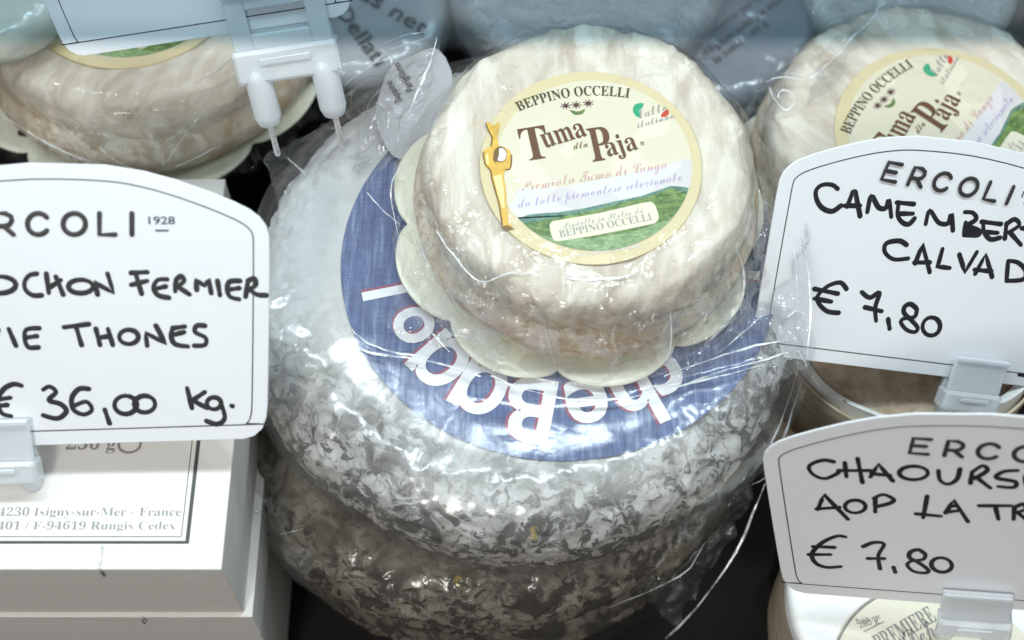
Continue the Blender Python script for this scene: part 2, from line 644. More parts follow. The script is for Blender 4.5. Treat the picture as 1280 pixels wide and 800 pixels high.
    def text(s, string, p0, p1, mat, z=0.0, cap=None, style='', bold=0.0, warp=None, sx=1.0, raise_=0.0):
        """lettering with its baseline from p0 to p1 (local xy); cap = height of a capital"""
        v, f = glyphs(string, style, bold)
        wd = v[:, 0].max()
        p0, p1 = np.array(p0, float), np.array(p1, float)
        L = np.linalg.norm(p1 - p0)
        d = (p1 - p0) / L
        nn = np.array([-d[1], d[0]])
        k = L / wd
        kv = cap / .69 if cap else k
        out = []
        for x, y in v:
            if warp:
                q, e = warp(x / wd)
                q = q + e * (y * kv)
            else:
                q = p0 + d * x * k + nn * y * kv
            out.append((q[0], q[1], z))
        return s.add(out, f, mat, False)


_G = {}
SERIF = lambda t: ''.join(chr(0x1D400 + ord(c) - 65) if 'A' <= c <= 'Z' else chr(0x1D41A + ord(c) - 97) if 'a' <= c <= 'z' else chr(0x1D7CE + ord(c) - 48) if '0' <= c <= '9' else c for c in t)
SCRIPT = lambda t: ''.join(chr(0x1D4D0 + ord(c) - 65) if 'A' <= c <= 'Z' else chr(0x1D4EA + ord(c) - 97) if 'a' <= c <= 'z' else c for c in t)


def glyphs(string, style='', bold=0.0):
    key = (string, style, bold)
    if key not in _G:
        t = {'serif': SERIF, 'script': SCRIPT, '': lambda a: a}[style](string)
        c = bpy.data.curves.new('lettering_source', 'FONT')
        c.body = t
        c.offset = bold
        c.resolution_u = 4
        o = bpy.data.objects.new('lettering_source', c)
        COL.objects.link(o)
        dg = bpy.context.evaluated_depsgraph_get()
        me = o.evaluated_get(dg).to_mesh()
        v = np.array([(p.co.x, p.co.y) for p in me.vertices])
        f = [tuple(p.vertices) for p in me.polygons]
        v[:, 0] -= v[:, 0].min()
        o.evaluated_get(dg).to_mesh_clear()
        bpy.data.objects.remove(o)
        bpy.data.curves.remove(c)
        _G[key] = (v, f)
    return _G[key]


def smooth(pts, n=5, closed=False):
    """Catmull-Rom through the points"""
    P = [np.array(p, float) for p in pts]
    k = len(P)
    if k < 3:
        a, b = P[0], P[-1]
        return [tuple(a + (b - a) * i / n) for i in range(n + 1)]
    out = []
    for i in range(k if closed else k - 1):
        if closed:
            a, b, c, d = P[i - 1], P[i], P[(i + 1) % k], P[(i + 2) % k]
        else:
            a, b, c, d = P[max(i - 1, 0)], P[i], P[i + 1], P[min(i + 2, k - 1)]
        for j in range(n):
            t = j / n
            out.append(tuple(.5 * (2 * b + (c - a) * t + (2 * a - 5 * b + 4 * c - d) * t * t + (3 * b - a - 3 * c + d) * t ** 3)))
    if not closed:
        out.append(tuple(P[-1]))
    return out


def ell(cx, cy, rx, ry, rot=0, n=16, a0=-70, a1=290):
    o = []
    for i in range(n + 1):
        t = R_(a0 + (a1 - a0) * i / n)
        x, y = rx * math.cos(t), ry * math.sin(t)
        o.append((cx + x * math.cos(R_(rot)) - y * math.sin(R_(rot)), cy + x * math.sin(R_(rot)) + y * math.cos(R_(rot))))
    return o


def struct(o):
    o['kind'] = 'structure'
    return o


def copy_tree(root, loc=None, matrix=None, label=None):
    def cp(o, par):
        c = o.copy()
        COL.objects.link(c)
        if par is not None:
            c.parent = par
        for ch in [x for x in COL.objects if x.parent == o]:
            cp(ch, c)
        return c
    r = cp(root, None)
    if matrix is not None:
        r.matrix_world = matrix
    if label:
        r['label'] = label
    return r


# ================================================================== the setting
mb = MB()
mb.box((-60, -40, -2), (60, 60, 0), 'counter', .1)
struct(mb.build('counter'))

# ================================================================== price signs
# one outline for every sign, measured from the left one
def sign_frame(B, depth, E0, E1, n):
    P = WD(B[0], B[1], depth)
    u = WP(E1[0], E1[1], P, n) - WP(E0[0], E0[1], P, n)
    return Frame(P, n, np.cross(n, u))


fl = sign_frame((83, 555.7), 47.8, (41, 557), (305, 549), unit((0, -1, 1)))
half_px = [(130, 206), (180, 214), (220, 225), (260, 239), (292, 252), (312, 262), (325, 272), (333, 283), (336.5, 296), (337, 320), (336, 420), (334.5, 505), (333, 522), (328, 536), (318, 545), (305, 549)]
half = fl.uvs(half_px)
top = fl.uv(74, 202.5)[1]
half = [(0, top)] + [(u, v) for u, v in half]
half[-1] = (half[-1][0], 0.0)
OUT = half + [(-u, v) for u, v in half[:0:-1]]
SGN_H = top


def inset(poly, d):
    P = np.array(poly)
    e = np.roll(P, -1, 0) - np.roll(P, 1, 0)
    nr = np.stack([e[:, 1], -e[:, 0]], 1)
    nr /= np.linalg.norm(nr, axis=1)[:, None]
    area = np.sum(P[:, 0] * np.roll(P[:, 1], -1) - np.roll(P[:, 0], -1) * P[:, 1])
    if area > 0:
        nr = -nr
    Q = P + nr * d
    return [tuple(q) for q in Q]


def ercoli():
    """the printed shop name as strokes in sign coordinates, with the small 1928"""
    st = []
    y0, y1 = 266.5, 293

    def add(pts):
        st.append(fl.uvs(pts))
    sl = -0.012
    E = -49
    add([(E + 22, y0), (E, y0), (E, y1), (E + 23, y1)])
    add([(E, 279.5), (E + 18, 279.5)])
    Rx = -5
    add([(Rx, y1), (Rx, y0), (Rx + 12, y0), (Rx + 19, y0 + 4), (Rx + 20, y0 + 9), (Rx + 17, y0 + 14), (Rx + 11, y0 + 16), (Rx, y0 + 16)])
    add([(Rx + 10, y0 + 16), (Rx + 22, y1)])
    add(ell(48, 279.7, 13.5, 13.3, 0, 22, -38, -322))
    add(ell(93, 279.7, 14, 13.3, 0, 26, 0, 360))
    add([(124.5, y0), (124.5, y1), (144, y1)])
    add([(165, y0), (165, y1)])
    return st


ERC = ercoli()
SMALL = fl.uvs([(186, 280), (219, 280), (195, 288), (210, 288), (186, 270.5)])


def handwrite(mb, F, strokes, width_px, scale_depth, z=.008):
    r = width_px * scale_depth / FPX / 2
    for st in strokes:
        if st[0] == 'o':
            pts = ell(*st[1:])
        elif st[0] == 's':
            pts = smooth(st[1:], 5)
        else:
            pts = []
            for a, b in zip(st[:-1], st[1:]):
                for i in range(3):
                    pts.append((a[0] + (b[0] - a[0]) * i / 3, a[1] + (b[1] - a[1]) * i / 3))
            pts.append(st[-1])
        uv = F.uvs(pts)
        ph = random.random() * 6
        mb.tube([(u, v, z) for u, v in uv], r, 'marker', .05, 10, taper=lambda t, ph=ph: 1 + .12 * math.sin(5 * t + ph))


def clip_parts(root, u0, k, down, prong=1.6, pin=1.6, window=False):
    """milky two-pronged clip that grips the lower edge of a sign"""
    cb = MB()
    if window:
        cb.box((u0 - 1.2 * k, -.45 * k, .14), (u0 - .72 * k, 1.85 * k, .32), 'clip', .06)
        cb.box((u0 + .72 * k, -.45 * k, .14), (u0 + 1.2 * k, 1.85 * k, .32), 'clip', .06)
        cb.box((u0 - .718 * k, -.45 * k, .14), (u0 + .718 * k, -.05 * k, .32), 'clip', .06)
        cb.box((u0 - .718 * k, .55 * k, .15), (u0 + .718 * k, .84 * k, .31), 'clip', .05)
        cb.box((u0 - .68 * k, .84 * k, .17), (u0 + .718 * k, 1.8 * k, .22), 'clip', .02)
    else:
        cb.box((u0 - 1.2 * k, -.45 * k, .14), (u0 + 1.2 * k, 1.05 * k, .32), 'clip', .06)
    cb.box((u0 - 1.2 * k, .86 * k, .321), (u0 + 1.2 * k, 1.06 * k, .44), 'clip', .05)
    cb.box((u0 - 1.28 * k, -1.25 * k, -.3), (u0 + 1.28 * k, -.42 * k, .5), 'clip', .12)
    cb.box((u0 - .62 * k, -.78 * k, .5), (u0 + .62 * k, -.62 * k, .58), 'clip', .03)
    cb.box((u0 - 1.2 * k, -.45 * k, -.32), (u0 + 1.2 * k, 1.3 * k, -.03), 'clip', .06)
    cl = cb.build('clip', root)
    dn = np.asarray(down, float)
    for sgn in (-1, 1):
        pb = MB()
        a = np.array([u0 + sgn * .82 * k, -1.1 * k, .1])
        b = a + dn * prong * k
        pb.tube([a, a + (b - a) * .5, b], .34 * k, 'clip', 1, 16, up=(0, 0, 1))
        pb.build('prong', cl)
        sb = MB()
        sb.tube([b - dn * .1, b + dn * pin * .5, b + dn * pin], .075 * k, 'steel', 1, 10)
        sb.build('pin', cl)
    return cl


def make_sign(label, B, depth, roll, elev, yaw, strokes, wpx, clip_u, zk=1.0, prong=(0.9, 1.2), k_clip=1.0, raised=.02, vertical_pins=True, out_scale=1.0, blank=False, u_shift=0.0, name_up=0.0, name_du=0.0):
    n = np.array((math.sin(R_(yaw)) * math.cos(R_(elev)), -math.cos(R_(yaw)) * math.cos(R_(elev)), math.sin(R_(elev))))
    if isinstance(roll, tuple):
        F = sign_frame(B, depth, roll[0], roll[1], n)
    else:
        v0 = unit(np.array([0, 0, 1.0]) - n * n[2])
        F = Frame(WD(B[0], B[1], depth), n, v0 * math.cos(R_(roll)) + np.cross(v0, n) * math.sin(R_(roll)))
    clip_u = F.uv(*clip_u)[0]
    root = thing('price_sign', label, 'price sign', group='price signs on clips', matrix=F.matrix())
    out = [(u * out_scale + u_shift, v * out_scale) for u, v in OUT]
    pb = MB()
    pb.plate(out, -.09, .0, 'plate', .02)
    pb.build('plate', root)
    ib = MB()
    ins = inset(out, .52)
    ins2 = smooth(ins, 3, True)
    ins2 = ins2 + [ins2[0]]
    ib.tube([(u, v, .004) for u, v in ins2], .022, 'rule', .4, 6)
    ib.build('border_line', root)
    if not blank:
        eb = MB()
        for st in ERC:
            eb.tube([(u * out_scale + name_du, v * out_scale + name_up, raised) for u, v in st], .082 * out_scale, 'print', .22, 8)
        a, b, c, d, e = [np.array(q) * out_scale + np.array((name_du, name_up)) for q in SMALL]
        eb.text('1928', a, b, 'navy', .012, abs(e[1] - a[1]), bold=.012)
        eb.tube([(*c, .012), (*d, .012)], .028, 'navy', .4, 6)
        eb.build('printed_name', root)
    if strokes:
        for group_ in ([q_s for q_s in strokes if q_s[-1] not in MARK], [q_s for q_s in strokes if q_s[-1] in MARK]):
            if group_:
                hb = MB()
                handwrite(hb, F, group_, wpx, depth)
                hb.build('handwriting', root)
    if vertical_pins:
        dw = np.array([np.dot((0, 0.05, -1), F.u), np.dot((0, 0.05, -1), F.v), np.dot((0, 0.05, -1), F.n)])
        dw = unit(dw)
    else:
        dw = np.array([0, -1.0, 0])
    clip_parts(root, clip_u, k_clip, dw, *prong, window=blank)
    return root, F


MARK = [(1283, 470), (1293, 471)]
LEFT = [
    # REBL (mostly outside the picture)
    [(-150, 366), (-150, 344)], ['s', (-151, 345), (-138, 344), (-139, 354), (-150, 356)], [(-148, 356), (-133, 367)],
    ['s', (-104, 345), (-122, 347), (-124, 358), (-118, 367), (-104, 366)], [(-123, 357), (-108, 355)],
    [(-92, 345), (-92, 367)], ['s', (-92, 345), (-80, 347), (-90, 355), (-77, 361), (-92, 367)],
    [(-62, 344), (-61, 367), (-44, 366)], ['o', 0, 356, 20, 10.5],
    ['s', (46, 342), (37, 344), (31, 352), (32, 362), (41, 369), (52, 369)],
    [(58, 342), (61, 366)], [(61, 360), (76, 350)], [(70, 346), (79, 368)],
    ['o', 101, 358, 15.5, 8.5],
    [(122, 368), (118.5, 353), (142, 366), (134.5, 342)],
    [(164, 341), (184, 340)], [(170, 343), (177, 367)], [(164, 356), (184, 351)],
    ['s', (209, 349), (197, 350), (192, 360), (198, 369), (211, 372)], [(194, 361), (207, 358)],
    [(220, 351), (219, 364)], ['s', (220, 350), (226, 345), (230, 351), (221, 359)], [(222, 358), (237, 368)],
    [(246, 362), (245, 350), (256, 357), (261, 349), (264, 366)],
    [(272, 351), (275, 369)],
    ['s', (300, 351), (287, 352), (284, 362), (288, 371), (299, 374)], [(285, 362), (299, 360)],
    [(310, 352), (307, 371)], ['s', (310, 351), (318, 348), (320, 356), (311, 362)], ['s', (311, 361), (321, 368), (333, 369)],
    # SAVOIE THONES
    ['s', (-128, 409), (-140, 410), (-139, 420), (-129, 424), (-132, 433), (-144, 431)],
    [(-114, 434), (-104, 410), (-94, 433)], [(-110, 425), (-97, 425)], [(-84, 410), (-73, 432), (-63, 409)], ['o', -40, 421, 12, 9.5],
    [(-18, 411), (-8, 431), (-2, 412)],
    [(11, 411), (20, 432)],
    ['s', (49, 410), (33, 412), (31, 424), (36, 434), (48, 434)], [(32, 422), (46, 420)],
    [(80, 409), (111, 405)], [(95, 408), (102, 431)],
    [(120, 411), (125, 431)], [(124, 422), (137, 420)], [(135, 411), (141, 431)],
    ['o', 161, 421, 12, 9],
    [(184, 432), (182, 416), (207, 429), (195, 407)],
    [(231, 408), (216, 410)], ['s', (216, 410), (214, 420), (219, 430), (235, 433)], [(215, 419), (230, 415)],
    ['s', (256, 407), (246, 407), (244, 415), (257, 422), (256, 431), (243, 432)],
    # price
    ['s', (27, 482), (17, 480), (5, 486), (-3, 500), (2, 516), (14, 520)], [(-14, 501), (13, 497)], [(-14, 509), (9, 506)],
    ['s', (54, 487), (62, 483), (70, 490), (61, 500), (76, 505), (83, 514), (72, 523), (54, 519)],
    ['s', (111, 486), (99, 486), (90, 497), (92, 512), (105, 518), (115, 512), (108, 502), (93, 507)],
    [(131, 512), (137, 529)], ['o', 157, 506, 14, 11.5], ['o', 181, 505, 13, 10.5],
    [(234, 485), (240, 510)], [(256, 490), (241, 500)], [(242, 501), (259, 510)],
    ['o', 267.5, 504, 9, 7.5], ['s', (276, 503), (281, 522), (272, 530), (258, 526)], [(289.5, 507), (290.5, 507.5)],
]
UPPER = [
    ['s', (1047, 236), (1040, 231), (1028, 231), (1020, 238), (1021, 250), (1028, 260), (1040, 264), (1051, 257)],
    [(1059, 258), (1066, 239), (1069, 239), (1075, 270)], [(1055, 257), (1075, 257)],
    ['s', (1084, 265), (1089, 245), (1098, 259), (1107, 260), (1111, 250), (1114, 271)],
    [(1121, 253), (1142, 255)], ['s', (1123, 254), (1122, 269), (1128, 278), (1136, 280), (1143, 273)], [(1124, 267), (1141, 267)],
    ['s', (1157, 280), (1162, 263), (1173, 278), (1185, 279), (1189, 268), (1191, 288)],
    ['s', (1206, 265), (1216, 266), (1220, 274), (1207, 282)], ['s', (1207, 282), (1223, 288), (1222, 294), (1206, 294)], [(1207, 278), (1205, 294)], [(1207, 289), (1221, 291)],
    [(1227, 277), (1251, 280)], ['s', (1229, 277), (1230, 290), (1238, 299), (1250, 297)], [(1230, 290), (1247, 291)],
    [(1258, 279), (1256, 298)], ['s', (1258, 280), (1268, 274), (1274, 281), (1262, 290)], [(1262, 290), (1276, 306)],
    [(1277, 285), (1304, 289)], [(1290, 287), (1287, 311)],
    ['s', (1133, 306), (1124, 301), (1108, 304), (1106, 315), (1117, 324), (1135, 323)],
    [(1144, 329), (1153, 305), (1162, 340)], [(1143, 328), (1162, 328)],
    [(1178, 311), (1172, 333), (1187, 335)], [(1199, 318), (1206, 340), (1221, 315)],
    [(1219, 342), (1232, 318), (1240, 346)], [(1218, 337), (1239, 339)],
    [(1260, 326), (1258, 351)], ['s', (1260, 326), (1272, 328), (1282, 338), (1279, 349), (1258, 351)],
    ['o', 1306, 345, 13, 11], ['s', (1345, 342), (1333, 341), (1332, 348), (1343, 354), (1341, 363), (1328, 362)],
    ['s', (1058, 361), (1050, 353), (1034, 358), (1022, 370), (1024, 380), (1034, 389), (1048, 391)], [(1018, 361), (1047, 367)], [(1018, 373), (1039, 377)],
    ['s', (1077, 365), (1087, 372), (1099, 366), (1094, 384), (1095, 401)], [(1081, 384), (1102, 389)],
    [(1110, 399), (1112, 411)],
    ['s', (1145, 385), (1138, 380), (1131, 383), (1130, 391), (1140, 401), (1147, 410), (1143, 415), (1133, 412), (1126, 403), (1130, 398), (1143, 396), (1146, 387)],
    ['o', 1164, 408, 11, 11.5, 20],
    [(1284, 455), (1283, 470)], [(1274, 468), (1293, 471)],
]
LOWER = [
    ['s', (1042, 577), (1030, 575), (1016, 579), (1011, 585), (1018, 594), (1032, 598), (1048, 591)],
    [(1056, 578), (1058, 596)], [(1072, 573), (1078, 603)], [(1048, 588), (1088, 588)],
    [(1088, 596), (1098, 580), (1116, 601)], [(1089, 592), (1113, 594)],
    ['o', 1142, 591, 18, 8.5],
    ['s', (1173, 588), (1175, 600), (1185, 605), (1196, 599), (1200, 586)],
    [(1215, 590), (1213, 604)], ['s', (1215, 590), (1228, 582), (1234, 588), (1218, 598)], [(1220, 596), (1238, 610)],
    ['s', (1272, 588), (1256, 589), (1246, 594), (1248, 598), (1269, 602), (1267, 609), (1248, 608)],
    ['s', (1300, 591), (1284, 592), (1282, 602), (1288, 612), (1301, 612)], [(1283, 602), (1297, 602)],
    [(1022, 637), (1030, 618), (1060, 649)], [(1021, 636), (1049, 634)],
    ['o', 1069, 633, 13, 8],
    [(1094, 622), (1094, 640)], ['s', (1092, 623), (1104, 618), (1117, 624), (1112, 629), (1096, 633)],
    [(1159, 620), (1154, 647)], [(1145, 642), (1176, 645)],
    [(1182, 641), (1192, 625), (1210, 652)], [(1182, 640), (1200, 638)], [(1188, 633), (1196, 632)],
    [(1224, 632), (1264, 632)], [(1244, 632), (1248, 649)],
    [(1268, 634), (1267, 649)], ['s', (1268, 634), (1279, 630), (1282, 636), (1270, 641)], [(1271, 640), (1284, 650)],
    ['o', 1302, 641, 12, 8],
    ['s', (1057, 671), (1046, 670), (1028, 678), (1015, 692), (1020, 704), (1034, 709), (1051, 708)], [(1016, 683), (1043, 684)], [(1011, 693), (1038, 693)],
    ['s', (1079, 683), (1092, 678), (1105, 680), (1098, 694), (1100, 711)], [(1085, 698), (1105, 698)],
    [(1117, 709), (1119, 715)],
    ['s', (1156, 692), (1148, 687), (1138, 690), (1137, 697), (1148, 703), (1160, 712), (1157, 716), (1142, 714), (1134, 706), (1140, 701), (1154, 699), (1157, 693)],
    ['o', 1177, 706, 13, 9, 8],
]
make_sign('white arched price sign reading 36,00 kg above the white wooden boxes', (83, 555.7), 47.8, ((41, 557), (305, 549)), 45, 0, LEFT, 6.2, (-2, 548))
make_sign('white arched price sign reading CAMEMBERT, upper of the two 7,80 signs, tilted clockwise', (1130, 465), 54, 21.2, 40, 15, UPPER, 6.0, (1214, 480), raised=.07, name_up=.25, name_du=-.85, out_scale=.943, k_clip=.95)
sgn_low, F_LOW = make_sign('grey shaded arched price sign reading CHAOURSE, lower of the two 7,80 signs', (1214, 758), 49.6, -12.5, 21.5, -13, LOWER, 5.6, (1220, 756), out_scale=.95, k_clip=.97, name_up=.3)
make_sign('blank grey lower end of a price sign pinned into the mouldy wheel, top left', (262, 46), 51.2, ((104, 69), (248, 47)), 32, 0, None, 0, (357, 60), prong=(1.05, 1.55), k_clip=1.5, vertical_pins=False, out_scale=.78, blank=True)

# ================================================================== the mouldy wheels
def wheel_profile(R, H, rr=1.7, n=None, r0=0.0, step=.11, low=1.2):
    pts = [(r0, H)]
    c = (R - rr, H - rr)
    for i in range(13):
        a = R_(90 - 90 * i / 12)
        pts.append((c[0] + rr * math.cos(a), c[1] + rr * math.sin(a)))
    rb = min(low, H - rr - .1)
    for i in range(9):
        a = R_(-90 * i / 8)
        pts.append((R - rb + rb * math.cos(a), rb + rb * math.sin(a)))
    pts.append((R - rb - 1.5, 0))
    P = np.array(pts)
    d = np.concatenate([[0], np.cumsum(np.linalg.norm(np.diff(P, axis=0), axis=1))])
    k = n or int(d[-1] / step)
    t = np.linspace(0, d[-1], k)
    return np.stack([np.interp(t, d, P[:, 0]), np.interp(t, d, P[:, 1])], 1)


def revolve(prof, nphi):
    ph = np.linspace(0, 2 * math.pi, nphi, endpoint=False)
    r, z = prof[:, 0][:, None], prof[:, 1][:, None]
    V = np.stack([r * np.cos(ph), r * np.sin(ph), z + 0 * ph], 2)
    d = np.gradient(prof, axis=0)
    nr, nz = -d[:, 1], d[:, 0]
    l = np.hypot(nr, nz) + 1e-9
    # profile runs from the top centre outwards then down: outward normal
    nr, nz = (-d[:, 1] / l), (d[:, 0] / l)
    Nn = np.stack([nr[:, None] * np.cos(ph), nr[:, None] * np.sin(ph), nz[:, None] + 0 * ph], 2)
    return V, Nn, ph


def make_wheel(label, loc, R, H, matkey, seed, filmkey, r0=0.0, nphi=420, amp=.16):
    root = thing('mouldy_cheese', label, 'cheese', loc, 'mould-ripened wheels in a stack')
    prof = wheel_profile(R, H, 2.3, r0=r0, low=2.2, step=.10)
    V, Nn, ph = revolve(prof, nphi)
    x, y, z = V[..., 0], V[..., 1], V[..., 2]
    wob = .22 * noise(np.cos(ph) * 1.3 + seed, np.sin(ph) * 1.3, 0 * ph, seed)
    wx = x + 1.2 * noise(x * .6, y * .6, z * .6, seed + 40)
    wy = y + 1.2 * noise(x * .6 + 9, y * .6, z * .6, seed + 41)
    d = amp * fbm(wx * .75, wy * .75, z * 1.1, seed, 4, True) + .10 * fbm(x * .3, y * .3, z * .3, seed + 9, 2)
    rr = np.hypot(x, y)
    flat = np.clip((rr - (R - 2.9)) / 1.4, .15, 1)
    d = d + .5 * amp * flat * np.abs(noise(wx * 1.5, wy * 1.5, z * 1.5, seed + 70)) - .05 * flat
    V = V + Nn * (d * flat)[..., None]
    V[..., 0] += np.cos(ph) * wob * np.clip(rr / R, 0, 1)
    V[..., 1] += np.sin(ph) * wob * np.clip(rr / R, 0, 1)
    mb = MB()
    mb.grid(V, matkey, True)
    mb.build('rind', root)
    return root


C1 = np.array([0.35, 0.0, 10.1])
C1[1] = W(640, 400, 15)[1] + 2.2
wheel = make_wheel('top grey white mouldy cheese wheel with a round blue label in clear wrap', C1, 10.35, 4.9, 'mould_a', 3, 'film', amp=.22)
wheel2 = make_wheel('brown grey mouldy cheese wheel, second from the top of the stack', (-1.35, C1[1] - .75, 5.2), 10.75, 4.85, 'mould_shaded', 17, 'film_old', r0=6, amp=.3)
wheel3 = make_wheel('dark mouldy cheese wheel at the bottom of the stack', (-1.0, C1[1] - .5, .3), 10.6, 4.85, 'mould_shaded', 29, 'film_old', r0=6, amp=.3)

# --- round blue label on the top wheel
LZ = 4.98
Lc = W(699, 323, 10.1 + LZ) - C1
LR = 8.15
lb = MB()
seg = 120
ring = lambda r, n=seg: [(Lc[0] + r * math.cos(2 * math.pi * i / n), Lc[1] + r * math.sin(2 * math.pi * i / n)) for i in range(n)]
lb.plate(ring(LR), LZ, LZ + .03, 'denim', .008)
lb.sheet(ring(LR * .50), LZ + .042, 'dark_ink')
label_o = lb.build('label', wheel)
tb = MB()


def ring_glyph(ch, ang, base=.615, cap=.315):
    v, f = glyphs(ch, '', .022)
    wd = v[:, 0].max()
    k = cap * LR / .69
    a = R_(ang - 90)
    out_ = np.array([math.cos(a), math.sin(a)])
    run = np.array([out_[1], -out_[0]])     # clockwise seen from above
    for dx, dz, mk in ((.11, .050, 'red_ink'), (0, .060, 'white_ink')):
        pts = []
        for x, y in v:
            p = Lc[:2] + out_ * (base * LR + y * k) + run * ((x - wd / 2) * k * .95 + dx)
            pts.append((p[0], p[1], LZ + dz))
        tb.add(pts, f, mk, False)


for ch, ang in (('a', 68), ('c', 37.5), ('h', 25), ('e', 8.5), ('B', -10.5), ('ɑ', -28), ('ɑ', -45)):
    ring_glyph(ch, ang, .63, .295)
for ch, ang in (('o', -62), ('l', -77), ('l', 84), ('d', 108), ('i', 124), ('o', 140)):
    ring_glyph(ch, ang, .66, .25)
tb.build('lettering', label_o)


# --- clear wrap of the wheels
def wheel_wrap(root, R, H, matkey, seed, bulge, r0=0.0, nphi=360, amp=.22, tent=None, zlow=-1.0, name='wrapper'):
    prof = wheel_profile(R + .16, H + .16, 2.35, r0=r0, step=.13, low=2.2)
    V, Nn, ph = revolve(prof, nphi)
    x, y, z = V[..., 0], V[..., 1], V[..., 2]
    rr = np.hypot(x, y)
    PH = np.broadcast_to(ph, x.shape)
    radial = fbm(np.cos(PH) * 3.4, np.sin(PH) * 3.4, z * .25 + rr * .10, seed, 2, True)
    crumple = fbm(x * .42, y * .42, z * .42, seed + 5, 2, True)
    fine = fbm(x * .9, y * .9, z * .9, seed + 8, 2, True) * np.clip((rr - R * .76) / (R * .05), 0, 1)
    d = .09 + .10 * fine + amp * np.clip(radial, -.2, 1) * np.clip((rr - R * .75) / (R * .25), .0, 1) + (.03 + .05 * np.clip((rr - R * .74) / (R * .1), 0, 1)) * crumple
    d = np.maximum(d, .03)
    b = np.zeros_like(ph)
    for a0, wdt, am in bulge:
        dd = (np.degrees(ph) - a0 + 180) % 360 - 180
        b = b + am * np.exp(-(dd / wdt) ** 2)
    d = d + b * np.clip((rr - R * .82) / (R * .18), 0, 1)
    V = V + Nn * d[..., None]
    if tent:
        V[..., 2] += tent(V[..., 0], V[..., 1])
    mb = MB()
    mb.grid(V, matkey, True)
    return mb, root


def tent1(x, y):
    """stretch folds raised where the small cheese lifts the wrap off the label"""
    X = x + C1[0]
    Y = y + C1[1]
    out = np.zeros_like(X)
    for pts, hgt, wd in TENT:
        P = [W(px, py, 15.2)[:2] for px, py in pts]
        best = np.full(X.shape, 1e9)
        for a, b in zip(P[:-1], P[1:]):
            ab = b - a
            t = np.clip(((X - a[0]) * ab[0] + (Y - a[1]) * ab[1]) / np.dot(ab, ab), 0, 1)
            dx = X - a[0] - t * ab[0]
            dy = Y - a[1] - t * ab[1]
            best = np.minimum(best, np.hypot(dx, dy))
        out += hgt * np.exp(-(best / wd) ** 2)
    return out


TENT = [(smooth([(430, 418), (470, 440), (540, 462), (610, 478), (690, 482), (780, 474), (860, 452), (930, 436), (995, 424)], 4), .13, 1.5),
        (smooth([(600, 505), (680, 512), (760, 505)], 4), .10, .5),
        (smooth([(420, 300), (430, 350), (452, 420)], 4), .10, .8),
        (smooth([(800, 492), (880, 470), (990, 446)], 4), .16, .35)]
mb, _ = wheel_wrap(wheel, 10.4, 4.95, 'film', 11, [(-8, 22, .45), (-35, 18, .30), (140, 40, .2), (200, 30, .1)], tent=tent1, amp=.16)
wrap1 = mb.build('wrapper', wheel)
mb, _ = wheel_wrap(wheel2, 10.8, 4.85, 'film_old', 23, [(-30, 25, .35), (-70, 30, .2)], r0=7, amp=.25)
mb.build('wrapper', wheel2)
mb, _ = wheel_wrap(wheel3, 10.65, 4.85, 'film_old', 31, [(-30, 25, .5)], r0=7, amp=.25)
mb.build('wrapper', wheel3)


def folds(parent, origin, lines, name='wrap_fold'):
    """thin folded ridges of wrap: each line = (pixel points, height above which plane, radius)"""
    for pts, z, r in lines:
        fb = MB()
        P = [W(px, py, zz) - origin for (px, py), zz in zip(smooth(pts, 4), np.interp(np.linspace(0, 1, len(smooth(pts, 4))), np.linspace(0, 1, len(z)) if isinstance(z, (list, tuple)) else [0, 1], z if isinstance(z, (list, tuple)) else [z, z]))]
        jit = [p + np.array([random.uniform(-.02, .02), random.uniform(-.02, .02), random.uniform(-.02, .02)]) for p in P]
        fb.tube(jit, r, 'fold', .3, 6, taper=lambda t, ph=random.random() * 6: (.30 + .55 * math.sin(math.pi * min(max(t, .03), .97))) * (1 + .45 * math.sin(9 * t + ph)))
        fb.build(name, parent)


folds(wrap1, C1, [
    ([(440, 412), (462, 430), (500, 442), (540, 447)], 15.6, .055),
    ([(447, 436), (480, 444), (540, 452), (600, 470)], 15.6, .07),
    ([(534, 412), (548, 424), (562, 440)], 15.5, .06),
    ([(566, 412), (590, 424), (604, 436)], 15.5, .05),
    ([(614, 470), (632, 478), (650, 487)], 15.5, .07),
    ([(652, 486), (720, 500), (790, 496), (850, 478)], 15.6, .06),
    ([(790, 505), (850, 482), (900, 470), (960, 455)], 15.5, .05),
    ([(830, 470), (880, 452), (930, 436), (985, 424)], 15.6, .055),
    ([(860, 478), (910, 462), (950, 452), (985, 440)], 15.4, .05),
    ([(900, 440), (930, 414), (956, 392)], 15.5, .035),
    ([(360, 198), (378, 214), (388, 232)], 14.6, .06),
    ([(404, 196), (420, 206), (428, 222)], 14.8, .05),
    ([(985, 250), (994, 290), (1000, 330), (1003, 380)], [14.6, 13.6], .04),
    ([(984, 430), (998, 440), (1006, 452)], 13.8, .05),
])

